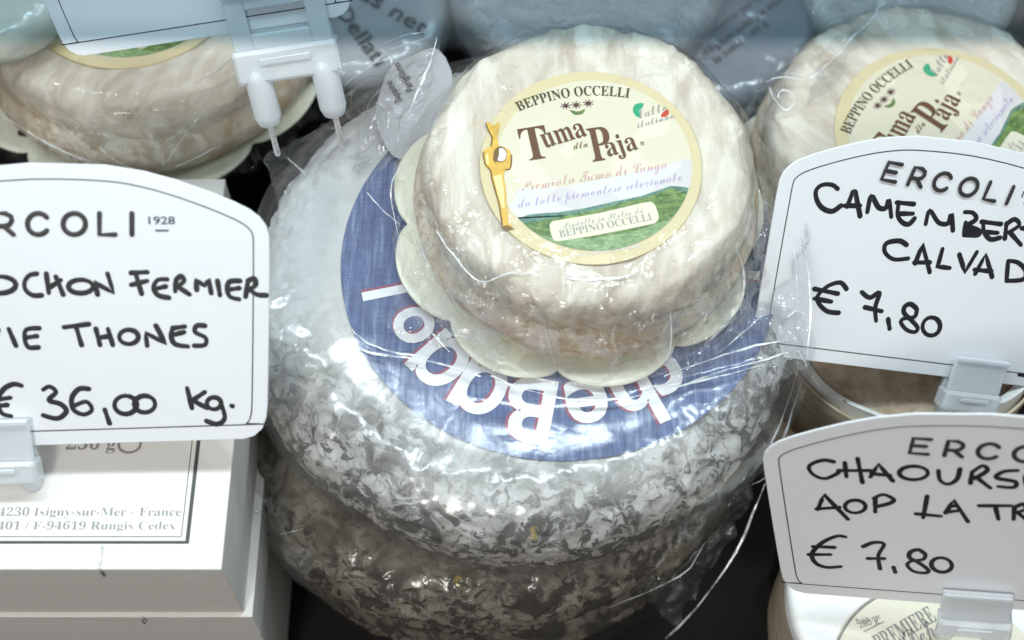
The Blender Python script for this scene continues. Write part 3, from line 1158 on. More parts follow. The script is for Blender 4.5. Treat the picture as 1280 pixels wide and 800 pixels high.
# ================================================================== small wrinkled cheeses on ivory trays
def make_small():
    root = thing('small_cheese', 'whole cream cheese with a round figure label lying on the mouldy wheel', 'cheese', (0, 0, 0), 'small wrinkled cheeses in clear wrap')
    R, H = 6.0, 3.6
    # tray: scalloped ivory plate
    nphi, nr = 330, 26
    ph = np.linspace(0, 2 * math.pi, nphi, endpoint=False)
    edge = 5.95 + .75 * np.abs(np.sin((ph + R_(97)) * 4.5)) ** .6
    rows = []
    for i in range(nr):
        t = i / (nr - 1)
        r = edge * t
        z = .10 + .28 * np.clip((r - 5.6) / 1.4, 0, 1) ** 1.5
        rows.append(np.stack([r * np.cos(ph), r * np.sin(ph), z], 1))
    for i in range(4):                      # rolled rim and underside
        r = edge + (.05 if i == 0 else .05 - .1 * i)
        z = rows[nr - 1][:, 2] + (-.04, -.10, -.12, -.12)[i]
        rows.append(np.stack([r * np.cos(ph), r * np.sin(ph), z], 1))
    rows.append(np.stack([5.4 * np.cos(ph), 5.4 * np.sin(ph), 0 * ph], 1))
    rows = [q_r * 1.04 + np.array([-.35, 0, 0]) for q_r in rows]
    mb = MB()
    mb.grid(np.array(rows), 'tray', True)
    mb.build('tray', root)
    # body
    P = np.array([(0, H), (4.5, H), (4.85, H - .05), (5.1, H - .22), (5.3, H - .65), (5.55, H - 1.2), (5.8, H - 1.9), (5.95, 1.1), (5.9, .5), (5.5, .1), (4.2, 0)])
    dd = np.concatenate([[0], np.cumsum(np.linalg.norm(np.diff(P, axis=0), axis=1))])
    t = np.linspace(0, dd[-1], 100)
    prof = np.stack([np.interp(t, dd, P[:, 0]), np.interp(t, dd, P[:, 1])], 1)
    for _ in range(2):
        prof[1:-1] = (prof[:-2] + 2 * prof[1:-1] + prof[2:]) / 4
    V, Nn, ph = revolve(prof, 330)
    x, y, z = V[..., 0], V[..., 1], V[..., 2]
    a = R_(28)
    u, v = x * math.cos(a) - y * math.sin(a), x * math.sin(a) + y * math.cos(a)
    wr = fbm(u * 1.25 + .5 * noise(x * .5, y * .5, z, 4), v * .30, z * .35, 5, 3, True)
    rr = np.hypot(x, y)
    k = np.clip((rr - 3.75) / .7, 0, 1)
    d = .16 * wr * k * np.clip((z - 2.0) / 1.2, .15, 1) + .10 * fbm(x * .4, y * .4, z * .5, 8, 2)
    V = V + Nn * d[..., None]
    lobes = .24 * np.abs(np.sin(ph * 4.5 + .4)) + .14 * noise(np.cos(ph) * 1.6, np.sin(ph) * 1.6, 0 * ph, 3)
    lip = np.clip((z - .55 * H) / (.25 * H), 0, 1) * np.clip((rr - 4.4) / 1.2, 0, 1)
    waist = -.08 * np.exp(-((z - 1.9) / .7) ** 2) * np.clip((rr - 4) / 1, 0, 1)
    V[..., 0] += np.cos(ph) * (lip * lobes + waist)
    V[..., 1] += np.sin(ph) * (lip * lobes + waist)
    V[..., 2] += .22
    V[..., :2] *= 1.07
    V[..., 1] += .27 + .10 * np.clip(z / H, 0, 1) * np.clip(rr / 4.0, 0, 1)
    mb = MB()
    mb.grid(V, 'rind', True)
    mb.build('rind', root)
    # wrap
    P = [(0, H + .30), (4.0, H + .30), (4.9, H + .24), (5.4, H - .1), (5.75, H - 1.0), (6.05, 1.7), (6.35, 1.05), (6.6, .55), (6.5, .35)]
    P = np.array(P)
    dd = np.concatenate([[0], np.cumsum(np.linalg.norm(np.diff(P, axis=0), axis=1))])
    t = np.linspace(0, dd[-1], 80)
    prof = np.stack([np.interp(t, dd, P[:, 0]), np.interp(t, dd, P[:, 1])], 1)
    V, Nn, ph = revolve(prof, 300)
    x, y, z = V[..., 0], V[..., 1], V[..., 2]
    rr = np.hypot(x, y)
    PH = np.broadcast_to(ph, x.shape)
    pl = fbm(np.cos(PH) * 4.2, np.sin(PH) * 4.2, z * .25, 14, 3, True)
    kk = np.clip((rr - 5.0) / 1.2, 0, 1)
    V = V + Nn * (.03 + .32 * np.clip(pl, -.15, 1) * kk + .02 * noise(x * .9, y * .9, z * .9, 6))[..., None]
    V[..., :2] *= 1.07
    V[..., 1] += .27 + .10 * np.clip(z / H, 0, 1) * np.clip(rr / 4.0, 0, 1)
    mb = MB()
    mb.grid(V, 'film_tight', True)
    mb.build('wrapper', root)
    return root, H + .22


small, SH = make_small()
TILT = R_(4)
SC_TOP = W(738, 207, 15.68 + SH)
small_n = np.array((0, -math.sin(TILT), math.cos(TILT)))
base = SC_TOP - small_n * (SH + .02)
base_z = base[2]
mat_small = Matrix.Translation(Vector(base * S)) @ Matrix.Rotation(TILT, 4, 'X')
small.matrix_world = mat_small

# --- its round label, designed in the plane of the label
LF = Frame(base + small_n * SH, small_n, np.array((0, math.cos(TILT), math.sin(TILT))))
LF.P = SC_TOP
RL = float(np.linalg.norm(LF.uv(600, 200) - LF.uv(877, 214)) / 2)
c0 = LF.uv(738.5, 207.5)
LZ0 = SH + .10


def L(px, py):
    return LF.uv(px, py)


lab = MB()
circ = lambda r, n=96, c=c0, a0=0, a1=360: [(c[0] + r * math.cos(R_(a0 + (a1 - a0) * i / n)), c[1] + r * math.sin(R_(a0 + (a1 - a0) * i / n))) for i in range(n if a1 - a0 == 360 else n + 1)]
lab.plate(circ(RL), LZ0 - .05, LZ0, 'lab_cream', .01)
ci = L(742, 206)
RI = RL * .885
lab.sheet(circ(RI, 96, ci), LZ0 + .006, 'lab_pale')


def in_circle(poly_px):
    """closed region of label print, held inside the inner circle"""
    out = []
    for p in poly_px:
        q = L(*p)
        d = q - ci
        r = np.linalg.norm(d)
        if r > RI * .995:
            q = ci + d / r * RI * .995
        out.append(tuple(q))
    return out


# sky, far hills, near hills, field: each runs down to the rim of the inner circle
rim = lambda a0, a1, n=30: [tuple(ci + RI * .995 * np.array([math.cos(R_(a0 + (a1 - a0) * i / n)), math.sin(R_(a0 + (a1 - a0) * i / n))])) for i in range(n + 1)]


def ang(px, py):
    d = L(px, py) - ci
    return math.degrees(math.atan2(d[1], d[0]))


def band(top_px, z, mat):
    a1, a0 = ang(*top_px[0]), ang(*top_px[-1])
    a1 = a1 % 360
    a0 = a0 % 360
    if a0 < a1:
        a0 += 360
    lab.sheet([tuple(L(*p)) for p in top_px[1:-1]] + rim(a0, a1 + 360 if a1 + 360 - a0 < 180 else a1), z, mat)


band([(630, 262), (640, 254), (648, 238), (700, 236), (770, 222), (830, 208), (858, 200), (862, 204)], LZ0 + .012, 'lab_sky')
band([(640, 278), (648, 275), (660, 270), (680, 268), (698, 267), (730, 262), (770, 253), (800, 247), (815, 242), (838, 234), (852, 235), (858, 236)], LZ0 + .018, 'hill_far')
band([(648, 284), (656, 281), (690, 275), (740, 265), (790, 252), (812, 247), (836, 238), (850, 240), (855, 243)], LZ0 + .024, 'hill')
band([(668, 297), (676, 296), (700, 300), (740, 300), (790, 292), (822, 281), (836, 276)], LZ0 + .030, 'field')
# banner
bq = [(687, 284), (690, 279), (696, 277.5), (750, 268), (806, 255), (816, 256), (820, 262), (823, 274), (819, 280), (812, 282.5), (750, 295), (700, 303), (692, 301), (689, 295)]
lab.sheet([tuple(L(*p)) for p in smooth(bq, 3, True)], LZ0 + .036, 'lab_pale')
# standing gilded figure, generic, holding a round dish
fig = [(606, 156), (609, 154), (614, 158), (619, 158), (623, 154), (625, 158), (623, 166), (621, 174), (624, 184), (632, 186), (640, 190), (643, 198), (642, 212), (639, 214), (634, 213), (631, 222), (634, 236), (635, 252), (637, 268), (638, 280), (644, 284), (638, 288), (630, 287), (628, 276), (624, 258), (618, 240), (613, 226), (611, 214), (605, 212), (602, 200), (600, 192), (606, 187), (613, 184), (614, 174), (609, 166)]
fig = [(622 + (x - 622) * (.84 if y > 182 else .9), y) for x, y in fig]
lab.sheet([tuple(L(*p)) for p in fig], LZ0 + .026, 'gold')
lab.sheet([tuple(L(*p)) for p in ell(625.5, 195, 8.2, 10, 0, 24)][:-1], LZ0 + .034, 'gold_dark')
lab.sheet([tuple(L(*p)) for p in ell(626.3, 195.5, 6.6, 8.2, 0, 24)][:-1], LZ0 + .038, 'white_ink')
lab.sheet([tuple(L(*p)) for p in [(618, 190), (624, 186), (624, 196), (620, 206), (616, 202)]], LZ0 + .041, 'gold_dark')
lab.sheet([tuple(L(*p)) for p in [(617, 222), (627, 220), (630, 240), (631, 262), (628, 262), (622, 244)]], LZ0 + .034, 'gold_pale')
lab.sheet([tuple(L(*p)) for p in [(607, 196), (610, 193), (611, 206), (609, 209)]], LZ0 + .034, 'gold_pale')
lab.sheet([tuple(L(*p)) for p in [(626, 286), (634, 283), (643, 288), (634, 290)]], LZ0 + .042, 'gold_dark')
for a, b, c, d_ in (((604, 193), (606, 206), (613, 215), (615, 226)), ((615, 226), (619, 240), (624, 258), (628, 284)), ((639, 196), (639, 206), (637, 213), (632, 214)), ((607, 156), (611, 166), (615, 174), (614, 184))):
    lab.tube([(*L(*p), LZ0 + .04) for p in smooth([a, b, c, d_], 4)], .022, 'gold_dark', .3, 6)
# emblem
lab.sheet([tuple(L(*p)) for p in smooth([(792, 134), (797, 131), (804, 131), (803, 136), (799, 140), (800, 148), (795, 147), (791, 141)], 3, True)], LZ0 + .014, 'green')
lab.sheet([tuple(L(*p)) for p in smooth([(826, 145), (830, 141), (834, 138), (836, 143), (833, 147), (827, 148)], 3, True)], LZ0 + .014, 'red')
# posy under the name
for cx, cy in ((707, 134), (720, 133), (735, 131)):
    lab.sheet([tuple(L(*p)) for p in ell(cx, cy, 3.4, 2.6, 0, 10)][:-1], LZ0 + .016, 'red_ink')
    for a in range(0, 360, 45):
        lab.tube([(*L(cx, cy), LZ0 + .02), (*L(cx + 6.5 * math.cos(R_(a + cx)), cy + 4.5 * math.sin(R_(a + cx))), LZ0 + .02)], .016, 'olive', .3, 5)
lab.sheet([tuple(L(*p)) for p in smooth([(712, 139), (722, 141), (731, 138), (728, 144), (718, 145)], 3, True)], LZ0 + .013, 'hill')
label_small = lab.build('label', small)

tx = MB()


def line(s, a, b, mat, cap_px, style='', bold=0.0, z=.03):
    p0, p1 = L(*a), L(*b)
    d = unit(p1 - p0)
    e = np.array([-d[1], d[0]])
    c_ = np.array(((a[0] + b[0]) / 2, (a[1] + b[1]) / 2))
    cap = abs(np.dot(L(c_[0], c_[1] - cap_px) - L(*c_), e))
    tx.text(s, p0, p1, mat, LZ0 + z, cap, style, bold)


A0, A1, A2 = L(649, 141), L(716, 123), L(786, 124.5)


def arc(t):
    m_ = 2 * A1 - (A0 + A2) / 2
    p = (1 - t) ** 2 * A0 + 2 * t * (1 - t) * m_ + t * t * A2
    d = 2 * (1 - t) * (m_ - A0) + 2 * t * (A2 - m_)
    d = unit(d)
    return p, np.array([-d[1], d[0]])


tx.text('BEPPINO OCCELLI', A0, A2, 'olive', LZ0 + .03, float(np.linalg.norm(L(716, 113) - L(716, 125))), 'serif', -.004, arc)
line('T', (655, 203.5), (689, 198), 'brown', 42, 'serif')
line('uma', (681, 187), (734, 171), 'brown', 27, 'serif')
line('P', (741, 204), (768, 200), 'brown', 43, 'serif')
line('aja', (760, 197.5), (798, 188), 'brown', 25, 'serif')
line('dla', (717, 188.5), (735, 185), 'gold_dark', 9, 'script')
line('®', (801, 184), (805.5, 183), 'olive', 5, '')
line('Premiata Tuma di Langa', (653, 241), (834, 212), 'rose', 14, 'script', -.012)
line('da latte piemontese selezionato', (648, 262), (853, 227), 'violet', 12, 'script', -.012)
line('Prodotto in Italia da', (704, 288), (804, 268), 'typo', 8.5, 'script', -.01, .045)
line('BEPPINO OCCELLI', (700, 299), (815, 277), 'typo', 9.5, 'serif', -.006, .045)
line('latte', (800, 150), (834, 140), 'typo', 13, 'script', -.006, .04)
line('italiano', (797, 162), (843, 149), 'typo', 9, 'script', -.006, .04)
line('TUMA DLA PAJA', (722, 323), (800, 311), 'lab_sky', 4.5, 'serif', 0, .02)
tx.build('lettering', label_small)

# flap of wrap standing off the near left of the whole cheese, and its folds
inv = mat_small.inverted()


def fold_local(lines, parent, minv, name='wrap_fold'):
    for pts, z, r in lines:
        fb = MB()
        sp = smooth(pts, 4)
        zs = np.interp(np.linspace(0, 1, len(sp)), np.linspace(0, 1, len(z)), z)
        P = []
        for (px, py), zz in zip(sp, zs):
            p = minv @ Vector(W(px, py, zz) * S)
            P.append(np.array(p) / S + np.random.RandomState(int(px * 7 + py)).uniform(-.02, .02, 3))
        fb.tube(P, r, 'fold', .3, 6, taper=lambda t, ph=random.random() * 6: (.30 + .55 * math.sin(math.pi * min(max(t, .03), .97))) * (1 + .45 * math.sin(9 * t + ph)))
        fb.build(name, parent)


def flap(corners, parent, minv, seed, nu=70, nv=60, amp=.22, mat='film_loose', name='wrap_flap'):
    """a loose creased sheet of wrap spanned by four points (pixel x, y, height)"""
    c = [W(*k) for k in corners]
    u = np.linspace(0, 1, nu)[:, None, None]
    v = np.linspace(0, 1, nv)[None, :, None]
    P = (1 - u) * (1 - v) * c[0] + u * (1 - v) * c[1] + u * v * c[2] + (1 - u) * v * c[3]
    n = unit(np.cross(c[1] - c[0], c[3] - c[0]))
    d = 1.4 * amp * fbm(P[..., 0] * .8, P[..., 1] * .8, P[..., 2] * .8, seed, 2, True) + .1 * noise(u[..., 0] * 6, v[..., 0] * 2, 0, seed)
    P = P + n * d[..., None]
    P = P + np.stack([.40 * noise(P[..., 0] * .7, P[..., 1] * .7, P[..., 2] * .7, seed + 50 + i_) for i_ in range(3)], -1)
    q = np.array([np.array(minv @ Vector(p * S)) / S for p in P.reshape(-1, 3)]).reshape(P.shape)
    mb = MB()
    mb.grid(q, mat)
    return mb.build(name, parent)


bpy.context.view_layer.update()
wr_small = [o for o in COL.objects if o.parent == small and o.name.startswith('wrapper')][0]
# copies of the small cheese before the flaps are added
def place_copy(px, py, ztop, rot, tilt, label, size=1.0):
    n = np.array((0, -math.sin(R_(tilt)), math.cos(R_(tilt))))
    b = W(px, py, ztop) - n * SH * size
    m = Matrix.Translation(Vector(b * S)) @ Matrix.Rotation(R_(tilt), 4, 'X') @ Matrix.Rotation(R_(rot), 4, 'Z') @ Matrix.Scale(size, 4)
    r = copy_tree(small, matrix=m, label=label)
    return r, m, b


right_c, right_m, right_b = place_copy(1176, 172, 13.4, 40, 3, 'small cheese with a round label partly behind the CAMEMBERT price sign', 1.12)
left_c, left_m, left_b = place_copy(165, -26, 14.6, 330, 2, 'tan sided small cheese on an ivory tray behind the 36,00 kg sign', 1.2)

fold_local([
    ([(478, 62), (488, 72), (490, 82)], [17.2, 17.4], .05),
    ([(480, 54), (506, 44), (545, 38)], [17.2, 17.2], .04),
    ([(484, 62), (512, 54), (546, 42)], [17.4, 17.2], .03),
    ([(546, 48), (538, 76), (524, 110), (510, 142)], [19.6, 19.2], .05),
    ([(430, 106), (460, 84), (482, 66)], [16.2, 17.0], .03),
    ([(458, 240), (478, 262), (500, 280)], [16.2, 16.4], .03),
    ([(545, 288), (566, 318), (600, 352), (640, 340), (690, 346), (740, 350), (790, 344), (850, 322), (896, 300)], [19.15, 19.25, 19.25, 19.15], .045),
    ([(520, 300), (545, 345), (590, 405)], [19.2, 16.6], .03),
    ([(812, 350), (838, 390), (836, 452)], [19.4, 16.4], .03),
    ([(915, 300), (930, 340), (925, 392)], [19.0, 16.4], .035),
    ([(505, 200), (488, 240), (500, 300)], [18.6, 16.6], .03),
    ([(690, 352), (680, 400), (694, 455)], [19.5, 16.3], .02),
    ([(920, 396), (900, 414), (880, 430)], [15.9, 15.9], .04),
], wr_small, inv)
flap([(428, 110, 15.8), (545, 42, 17.8), (536, 120, 19.4), (455, 235, 16.4)], wr_small, inv, 5, amp=.25)
flap([(880, 330, 16.6), (960, 220, 16.8), (992, 400, 15.2), (905, 430, 15.7)], wr_small, inv, 9, amp=.2)
flap([(536, 300, 19.2), (640, 352, 19.5), (620, 470, 15.8), (470, 400, 15.8)], wr_small, inv, 19, amp=.12)
flap([(760, 352, 19.5), (890, 310, 19.2), (950, 400, 15.8), (850, 480, 15.8)], wr_small, inv, 29, amp=.12)

wr_r = [o for o in COL.objects if o.parent == right_c and o.name.startswith('wrapper')][0]
inv_r = right_m.inverted()
fold_local([
    ([(958, 102), (978, 96), (1006, 99), (1024, 90), (1046, 68), (1056, 58), (1062, 50), (1092, 22), (1098, 8), (1112, 2)], [13.9, 14.5, 14.6], .05),
    ([(962, 110), (970, 126), (984, 138), (996, 122)], [13.9, 14.0], .045),
    ([(972, 122), (978, 112), (992, 116)], [14.0, 14.2], .05),
    ([(1098, 14), (1110, 28), (1114, 36)], [14.4, 14.6], .04),
    ([(1096, 20), (1106, 32), (1113, 38)], [14.4, 14.6], .03),
], wr_r, inv_r)
flap([(952, 170, 11.8), (962, 100, 13.6), (1110, 0, 14.4), (1040, 110, 14.6)], wr_r, inv_r, 15, amp=.15)
wr_l = [o for o in COL.objects if o.parent == left_c and o.name.startswith('wrapper')][0]
inv_l = left_m.inverted()
fold_local([
    ([(290, 68), (268, 88), (240, 102)], [14.9, 14.6], .045),
    ([(268, 126), (236, 162), (210, 200)], [13.6, 12.2], .03),
    ([(276, 182), (248, 196), (220, 208)], [12.3, 12.2], .03),
    ([(124, 184), (140, 198), (166, 212)], [12.5, 12.2], .03),
    ([(0, 142), (60, 180), (120, 206)], [12.5, 12.2], .03),
], wr_l, inv_l)

I4 = Matrix.Translation(Vector(C1 * S)).inverted()
flap([(962, 225, 15.8), (1006, 290, 18.0), (1012, 450, 16.6), (940, 490, 15.2)], wrap1, I4, 21, amp=.28)
flap([(990, 430, 12.6), (1004, 470, 10.5), (962, 585, 8.5), (900, 560, 11.0)], wrap1, I4, 25, amp=.28)
flap([(330, 200, 13.6), (400, 150, 14.8), (470, 200, 15.3), (360, 300, 14.4)], wrap1, I4, 33, amp=.25)
I5 = Matrix.Translation(wheel2.location).inverted()
flap([(930, 585, 8.6), (958, 600, 7.6), (850, 790, 3.0), (800, 740, 6.0)], [o for o in COL.objects if o.parent == wheel2 and o.name.startswith('wrapper')][0], I5, 41, amp=.3)
folds(wrap1, C1, [
    ([(1000, 270), (1010, 340), (1013, 400), (1008, 452)], [17.4, 16.8], .035),
    ([(975, 250), (992, 310), (998, 372)], [16.6, 17.0], .03),
    ([(984, 396), (996, 388), (1004, 392)], [16.6, 16.8], .05),
    ([(1004, 470), (985, 530), (962, 590), (940, 606)], [10.6, 8.4], .05),
    ([(998, 462), (975, 530), (950, 580)], [11.0, 8.8], .035),
])
folds([o for o in COL.objects if o.parent == wheel2 and o.name.startswith('wrapper')][0], np.array(wheel2.location) / S, [
    ([(956, 604), (920, 690), (870, 760), (832, 798)], [7.6, 3.0], .06),
    ([(880, 680), (850, 720), (760, 760)], [8.2, 7.0], .035),
    ([(430, 690), (480, 672), (520, 690)], [8.6, 8.8], .03),
    ([(350, 668), (400, 655), (440, 652)], [9.6, 9.6], .03),
])

# ================================================================== white wooden boxes at the left
def make_box(label, x0, x1, y0, y1, zt, lid_h, base_h, group='white square cheese boxes', inset_=.16, name='cheese_box'):
    root = thing(name, label, 'cheese box', ((x0 + x1) / 2, (y0 + y1) / 2, zt - lid_h - base_h), group)
    hx, hy = (x1 - x0) / 2, (y1 - y0) / 2
    H = lid_h + base_h
    b = MB()
    b.box((-hx + inset_, -hy + inset_, 0), (hx - inset_, hy - inset_, base_h + .2), 'card_edge', .05)
    b.build('base', root)
    l = MB()
    l.box((-hx, -hy, base_h), (hx, hy, H - .10), 'card_edge', .04)
    l.box((-hx - .02, -hy - .02, H - .098), (hx + .02, hy + .02, H), 'card', .03)
    lid = l.build('lid', root)
    return root, lid, H


def staple(lid, pts, r=.035):
    sb = MB()
    sb.tube([np.array(p) for p in pts], r, 'steel', 1, 8)
    return sb.build('staple', lid)


ZB = 15.3
fr = W(276, 711, ZB)
x1b, y0b = fr[0], fr[1]
x0b, y1b = x1b - 11, y0b + 11
box1, lid1, H1 = make_box('top white wooden box with grey address print and a thin black frame', x0b, x1b, y0b, y1b, ZB, 2.9, 2.7)
cx, cy = (x0b + x1b) / 2, (y0b + y1b) / 2
lf = MB()


def BL(px, py):
    p = W(px, py, ZB)
    return np.array([p[0] - cx, p[1] - cy])


zl = H1 + .012
def bar(mb, a, b, wd, z, mat):
    a, b = np.array(a), np.array(b)
    d = unit(b - a)
    n = np.array([-d[1], d[0]]) * wd / 2
    mb.sheet([tuple(a - n), tuple(b - n), tuple(b + n), tuple(a + n)], z, mat)


e1, e2 = BL(234, 678), BL(237, 540)
xr = e1[0]
yb = e1[1]
bar(lf, (xr, yb - .05), (xr, 5.0), .13, zl, 'frame')
bar(lf, (-5.0, yb), (xr - .066, yb), .10, zl, 'frame')
bar(lf, (xr - .22, yb + .20), (xr - .22, 5.0), .025, zl, 'frame')
bar(lf, (-5.0, yb + .20), (xr - .234, yb + .20), .025, zl, 'frame')
for s_, a, b, cp in (('Isigny Ste Mere - 14230 Isigny-sur-Mer - France', (-150, 645), (226, 645), 10.5), ('Fabrication • PLA 401 / F-94619 Rungis Cedex', (-150, 662), (219, 662), 10)):
    p0, p1 = BL(*a), BL(*b)
    p1[1] = p0[1] = BL(100, a[1])[1]
    lf.text(s_, p0, p1, 'typo', zl + .004, abs(BL(100, 640)[1] - BL(100, 640 + cp)[1]), 'serif', -.012)
p0, p1 = BL(82, 562), BL(176, 562)
p1[1] = p0[1]
lf.text('250 g', p0, (p0[0] + (p1[0] - p0[0]) * .66, p0[1]), 'typo', zl + .004, .5, 'serif', 0)
q0 = BL(162, 556)
lf.tube([(*(q0 + np.array([.38 * math.cos(t), .30 * math.sin(t)])), zl + .01) for t in np.linspace(0, 2 * math.pi, 24)], .04, 'typo', .2, 6)
lf.build('lettering', lid1)
sp = BL(127, 690)
fy = y0b - cy
staple(lid1, [(sp[0], fy + .75, H1 + .03), (sp[0], fy + .3, H1 + .04), (sp[0], fy - .04, H1 + .02), (sp[0] + .02, fy - .06, H1 - .25), (sp[0] + .02, fy - .05, H1 - .62)])

Z2 = ZB - 5.62
box2, lid2, H2 = make_box('second white wooden box under the address box, stapled at its side', x0b + .35, x1b + .12, y0b + .02, y1b + .1, Z2, 2.3, Z2 - 2.35)
staple(lid2, [(11.0 / 2 - .55, -1.5, H2 + .03), (11.0 / 2 - .08, -1.5, H2 + .035), (11.0 / 2 - .02, -1.5, H2 - .1), (11.0 / 2 - .02, -1.5, H2 - .7)])
staple(lid2, [(sp[0] - .1, -5.60, H2 + .02), (sp[0] - .1, -5.66, H2 - .1), (sp[0] - .1, -5.66, H2 - .5)])

# box behind the left sign, under the tan sided cheese
zb = 11.3
pb_ = W(281, 224, zb)
boxb, lidb, Hb = make_box('white box corner showing between the 36,00 kg sign and mouldy wheel', pb_[0] - 11, pb_[0], pb_[1] - 6, pb_[1], zb, 1.4, zb - 1.4)

# ================================================================== round boxes at the right
cc = W(1138, 388, 10.6)
RB = float(np.linalg.norm((W(1138, 388, 10.6) - W(1000, 473, 10.6))[:2]))
crown_root = thing('camembert_box', 'open round wooden box with a sandy crusted cheese under the CAMEMBERT sign', 'cheese box', (cc[0], cc[1], 6.6), 'round wooden cheese boxes')


def ring_wall(mb, ro, ri, z0, z1, mat, n=96, wob=0.0):
    a = np.linspace(0, 2 * math.pi, n, endpoint=False)
    rows = []
    for r, z in ((ri, z0), (ro, z0), (ro, z1 - .03), (ro - .03, z1), (ri + .03, z1), (ri, z1 - .03), (ri, z0)):
        rows.append(np.stack([r * np.cos(a), r * np.sin(a), z + 0 * a], 1))
    mb.grid(np.array(rows), mat, True)


mb = MB()
ring_wall(mb, RB, RB - .12, 0, 4.0, 'poplar')
mb.build('wall', crown_root)
mb = MB()                                   # white lining paper that curls over the rim
a = np.linspace(0, 2 * math.pi, 140, endpoint=False)
rows = []
for t in np.linspace(0, 1, 10):
    r = RB - .16 - .25 * t + .06 * np.sin(a * 7) * t - .25 * t * noise(np.cos(a) * 2, np.sin(a) * 2, 0 * a, 2)
    z = 3.1 + 1.15 * t + .18 * t * noise(np.cos(a) * 2.5 + 3, np.sin(a) * 2.5, 0 * a, 5)
    rows.append(np.stack([r * np.cos(a), r * np.sin(a), z], 1))
for t in np.linspace(.1, 1, 5):
    r = RB - .41 - .35 * t + .06 * np.sin(a * 7)
    z = 4.2 - .25 * t + .18 * noise(np.cos(a) * 2.5 + 3, np.sin(a) * 2.5, 0 * a, 5)
    rows.append(np.stack([r * np.cos(a), r * np.sin(a), z], 1))
mb.grid(np.array(rows), 'paper', True)
mb.build('lining_paper', crown_root)
mb = MB()
prof = wheel_profile(RB - .5, 3.55, .5, step=.12)
V, Nn, ph = revolve(prof, 200)
V = V + Nn * (.10 * fbm(V[..., 0] * .9, V[..., 1] * .9, V[..., 2], 3, 4))[..., None]
V[..., 2] += .05
mb.grid(V, 'crumb', True)
mb.build('cheese', crown_root)
below = thing('round_box', 'closed brown round box in the shade beneath the open camembert box', 'cheese box', (cc[0] - .2, cc[1], 0), 'round wooden cheese boxes')
mb = MB()
ring_wall(mb, RB - .05, RB - 1.5, 0, 4.6, 'poplar')
mb.build('base', below)
mb = MB()
ring_wall(mb, RB + .1, RB - .02, 4.2, 6.5, 'poplar')
aa = np.linspace(0, 2 * math.pi, 96, endpoint=False)
mb.add([((RB) * math.cos(t), (RB) * math.sin(t), 6.51) for t in aa], [tuple(range(96))], 'poplar', False)
mb.build('lid', below)

# white wrapped cheese with a cream label at the lower right
ZC = 9.7
ch_c = W(1160, 745, ZC)
RC = float(np.linalg.norm((W(1160, 745, ZC) - W(988, 760, ZC))[:2]))
cha = thing('wrapped_cheese', 'white paper wrapped round cheese with cream label under the CHAOURSE sign', 'cheese', (ch_c[0], ch_c[1], ZC - 6))
mb = MB()
prof = wheel_profile(RC, 6.0, .35, step=.14)
V, Nn, ph = revolve(prof, 200)
V = V + Nn * (.04 * fbm(V[..., 0] * .8, V[..., 1] * .8, V[..., 2] * .8, 12, 3))[..., None]
keep = prof[:, 1] > 5.3
k_ = int(np.argmin(keep))
mb.grid(V[:k_ + 1], 'chaource', True)
mb.grid(V[k_:], 'poplar', True)
mb.build('rind', cha)
lc = W(1172, 862, ZC) - ch_c
rl = float(np.linalg.norm((W(1172, 862, ZC) - W(1058, 775, ZC))[:2]))
mb = MB()
mb.plate([(lc[0] + rl * math.cos(t), lc[1] + rl * math.sin(t)) for t in np.linspace(0, 2 * math.pi, 80, endpoint=False)], 6.03, 6.07, 'chaource_label', .008)
mb.tube([(lc[0] + (rl - .1) * math.cos(t), lc[1] + (rl - .1) * math.sin(t), 6.075) for t in np.linspace(R_(95), R_(240), 40)], .05, 'typo', .2, 6)
cl_o = mb.build('label', cha)
mb = MB()


def CLp(px, py):
    p = W(px, py, ZC) - ch_c
    return p[:2]


mb.text('PREMIERE', CLp(1100, 815), CLp(1171, 776), 'typo', 6.09, .62, 'serif')
mb.text('Depuis', CLp(1138, 815), CLp(1200, 778), 'typo', 6.09, .8, 'script')
mb.text('Poids net', CLp(1071, 781), CLp(1100, 774), 'typo', 6.09, .2, '')
mb.text('280 g', CLp(1074, 786), CLp(1098, 779), 'typo', 6.09, .2, '')
mb.tube([(*CLp(1080, 790), 6.09), (*CLp(1104, 778), 6.09)], .015, 'typo', .3, 6)
mb.build('lettering', cl_o)
ub = MB()
ub.box((ch_c[0] - 4, ch_c[1] - 4, 0), (ch_c[0] + 4, ch_c[1] + 4, ZC - 6.02), 'counter', .05)
ub.box((right_b[0] - 6, right_b[1] - 5, 0), (right_b[0] + 12, right_b[1] + 25, right_b[2] - .03), 'counter', .05)
ub.box((-60, left_b[1] - 5, 0), (left_b[0] + 6, left_b[1] + 25, left_b[2] - .03), 'counter', .05)
struct(ub.build('counter_step'))

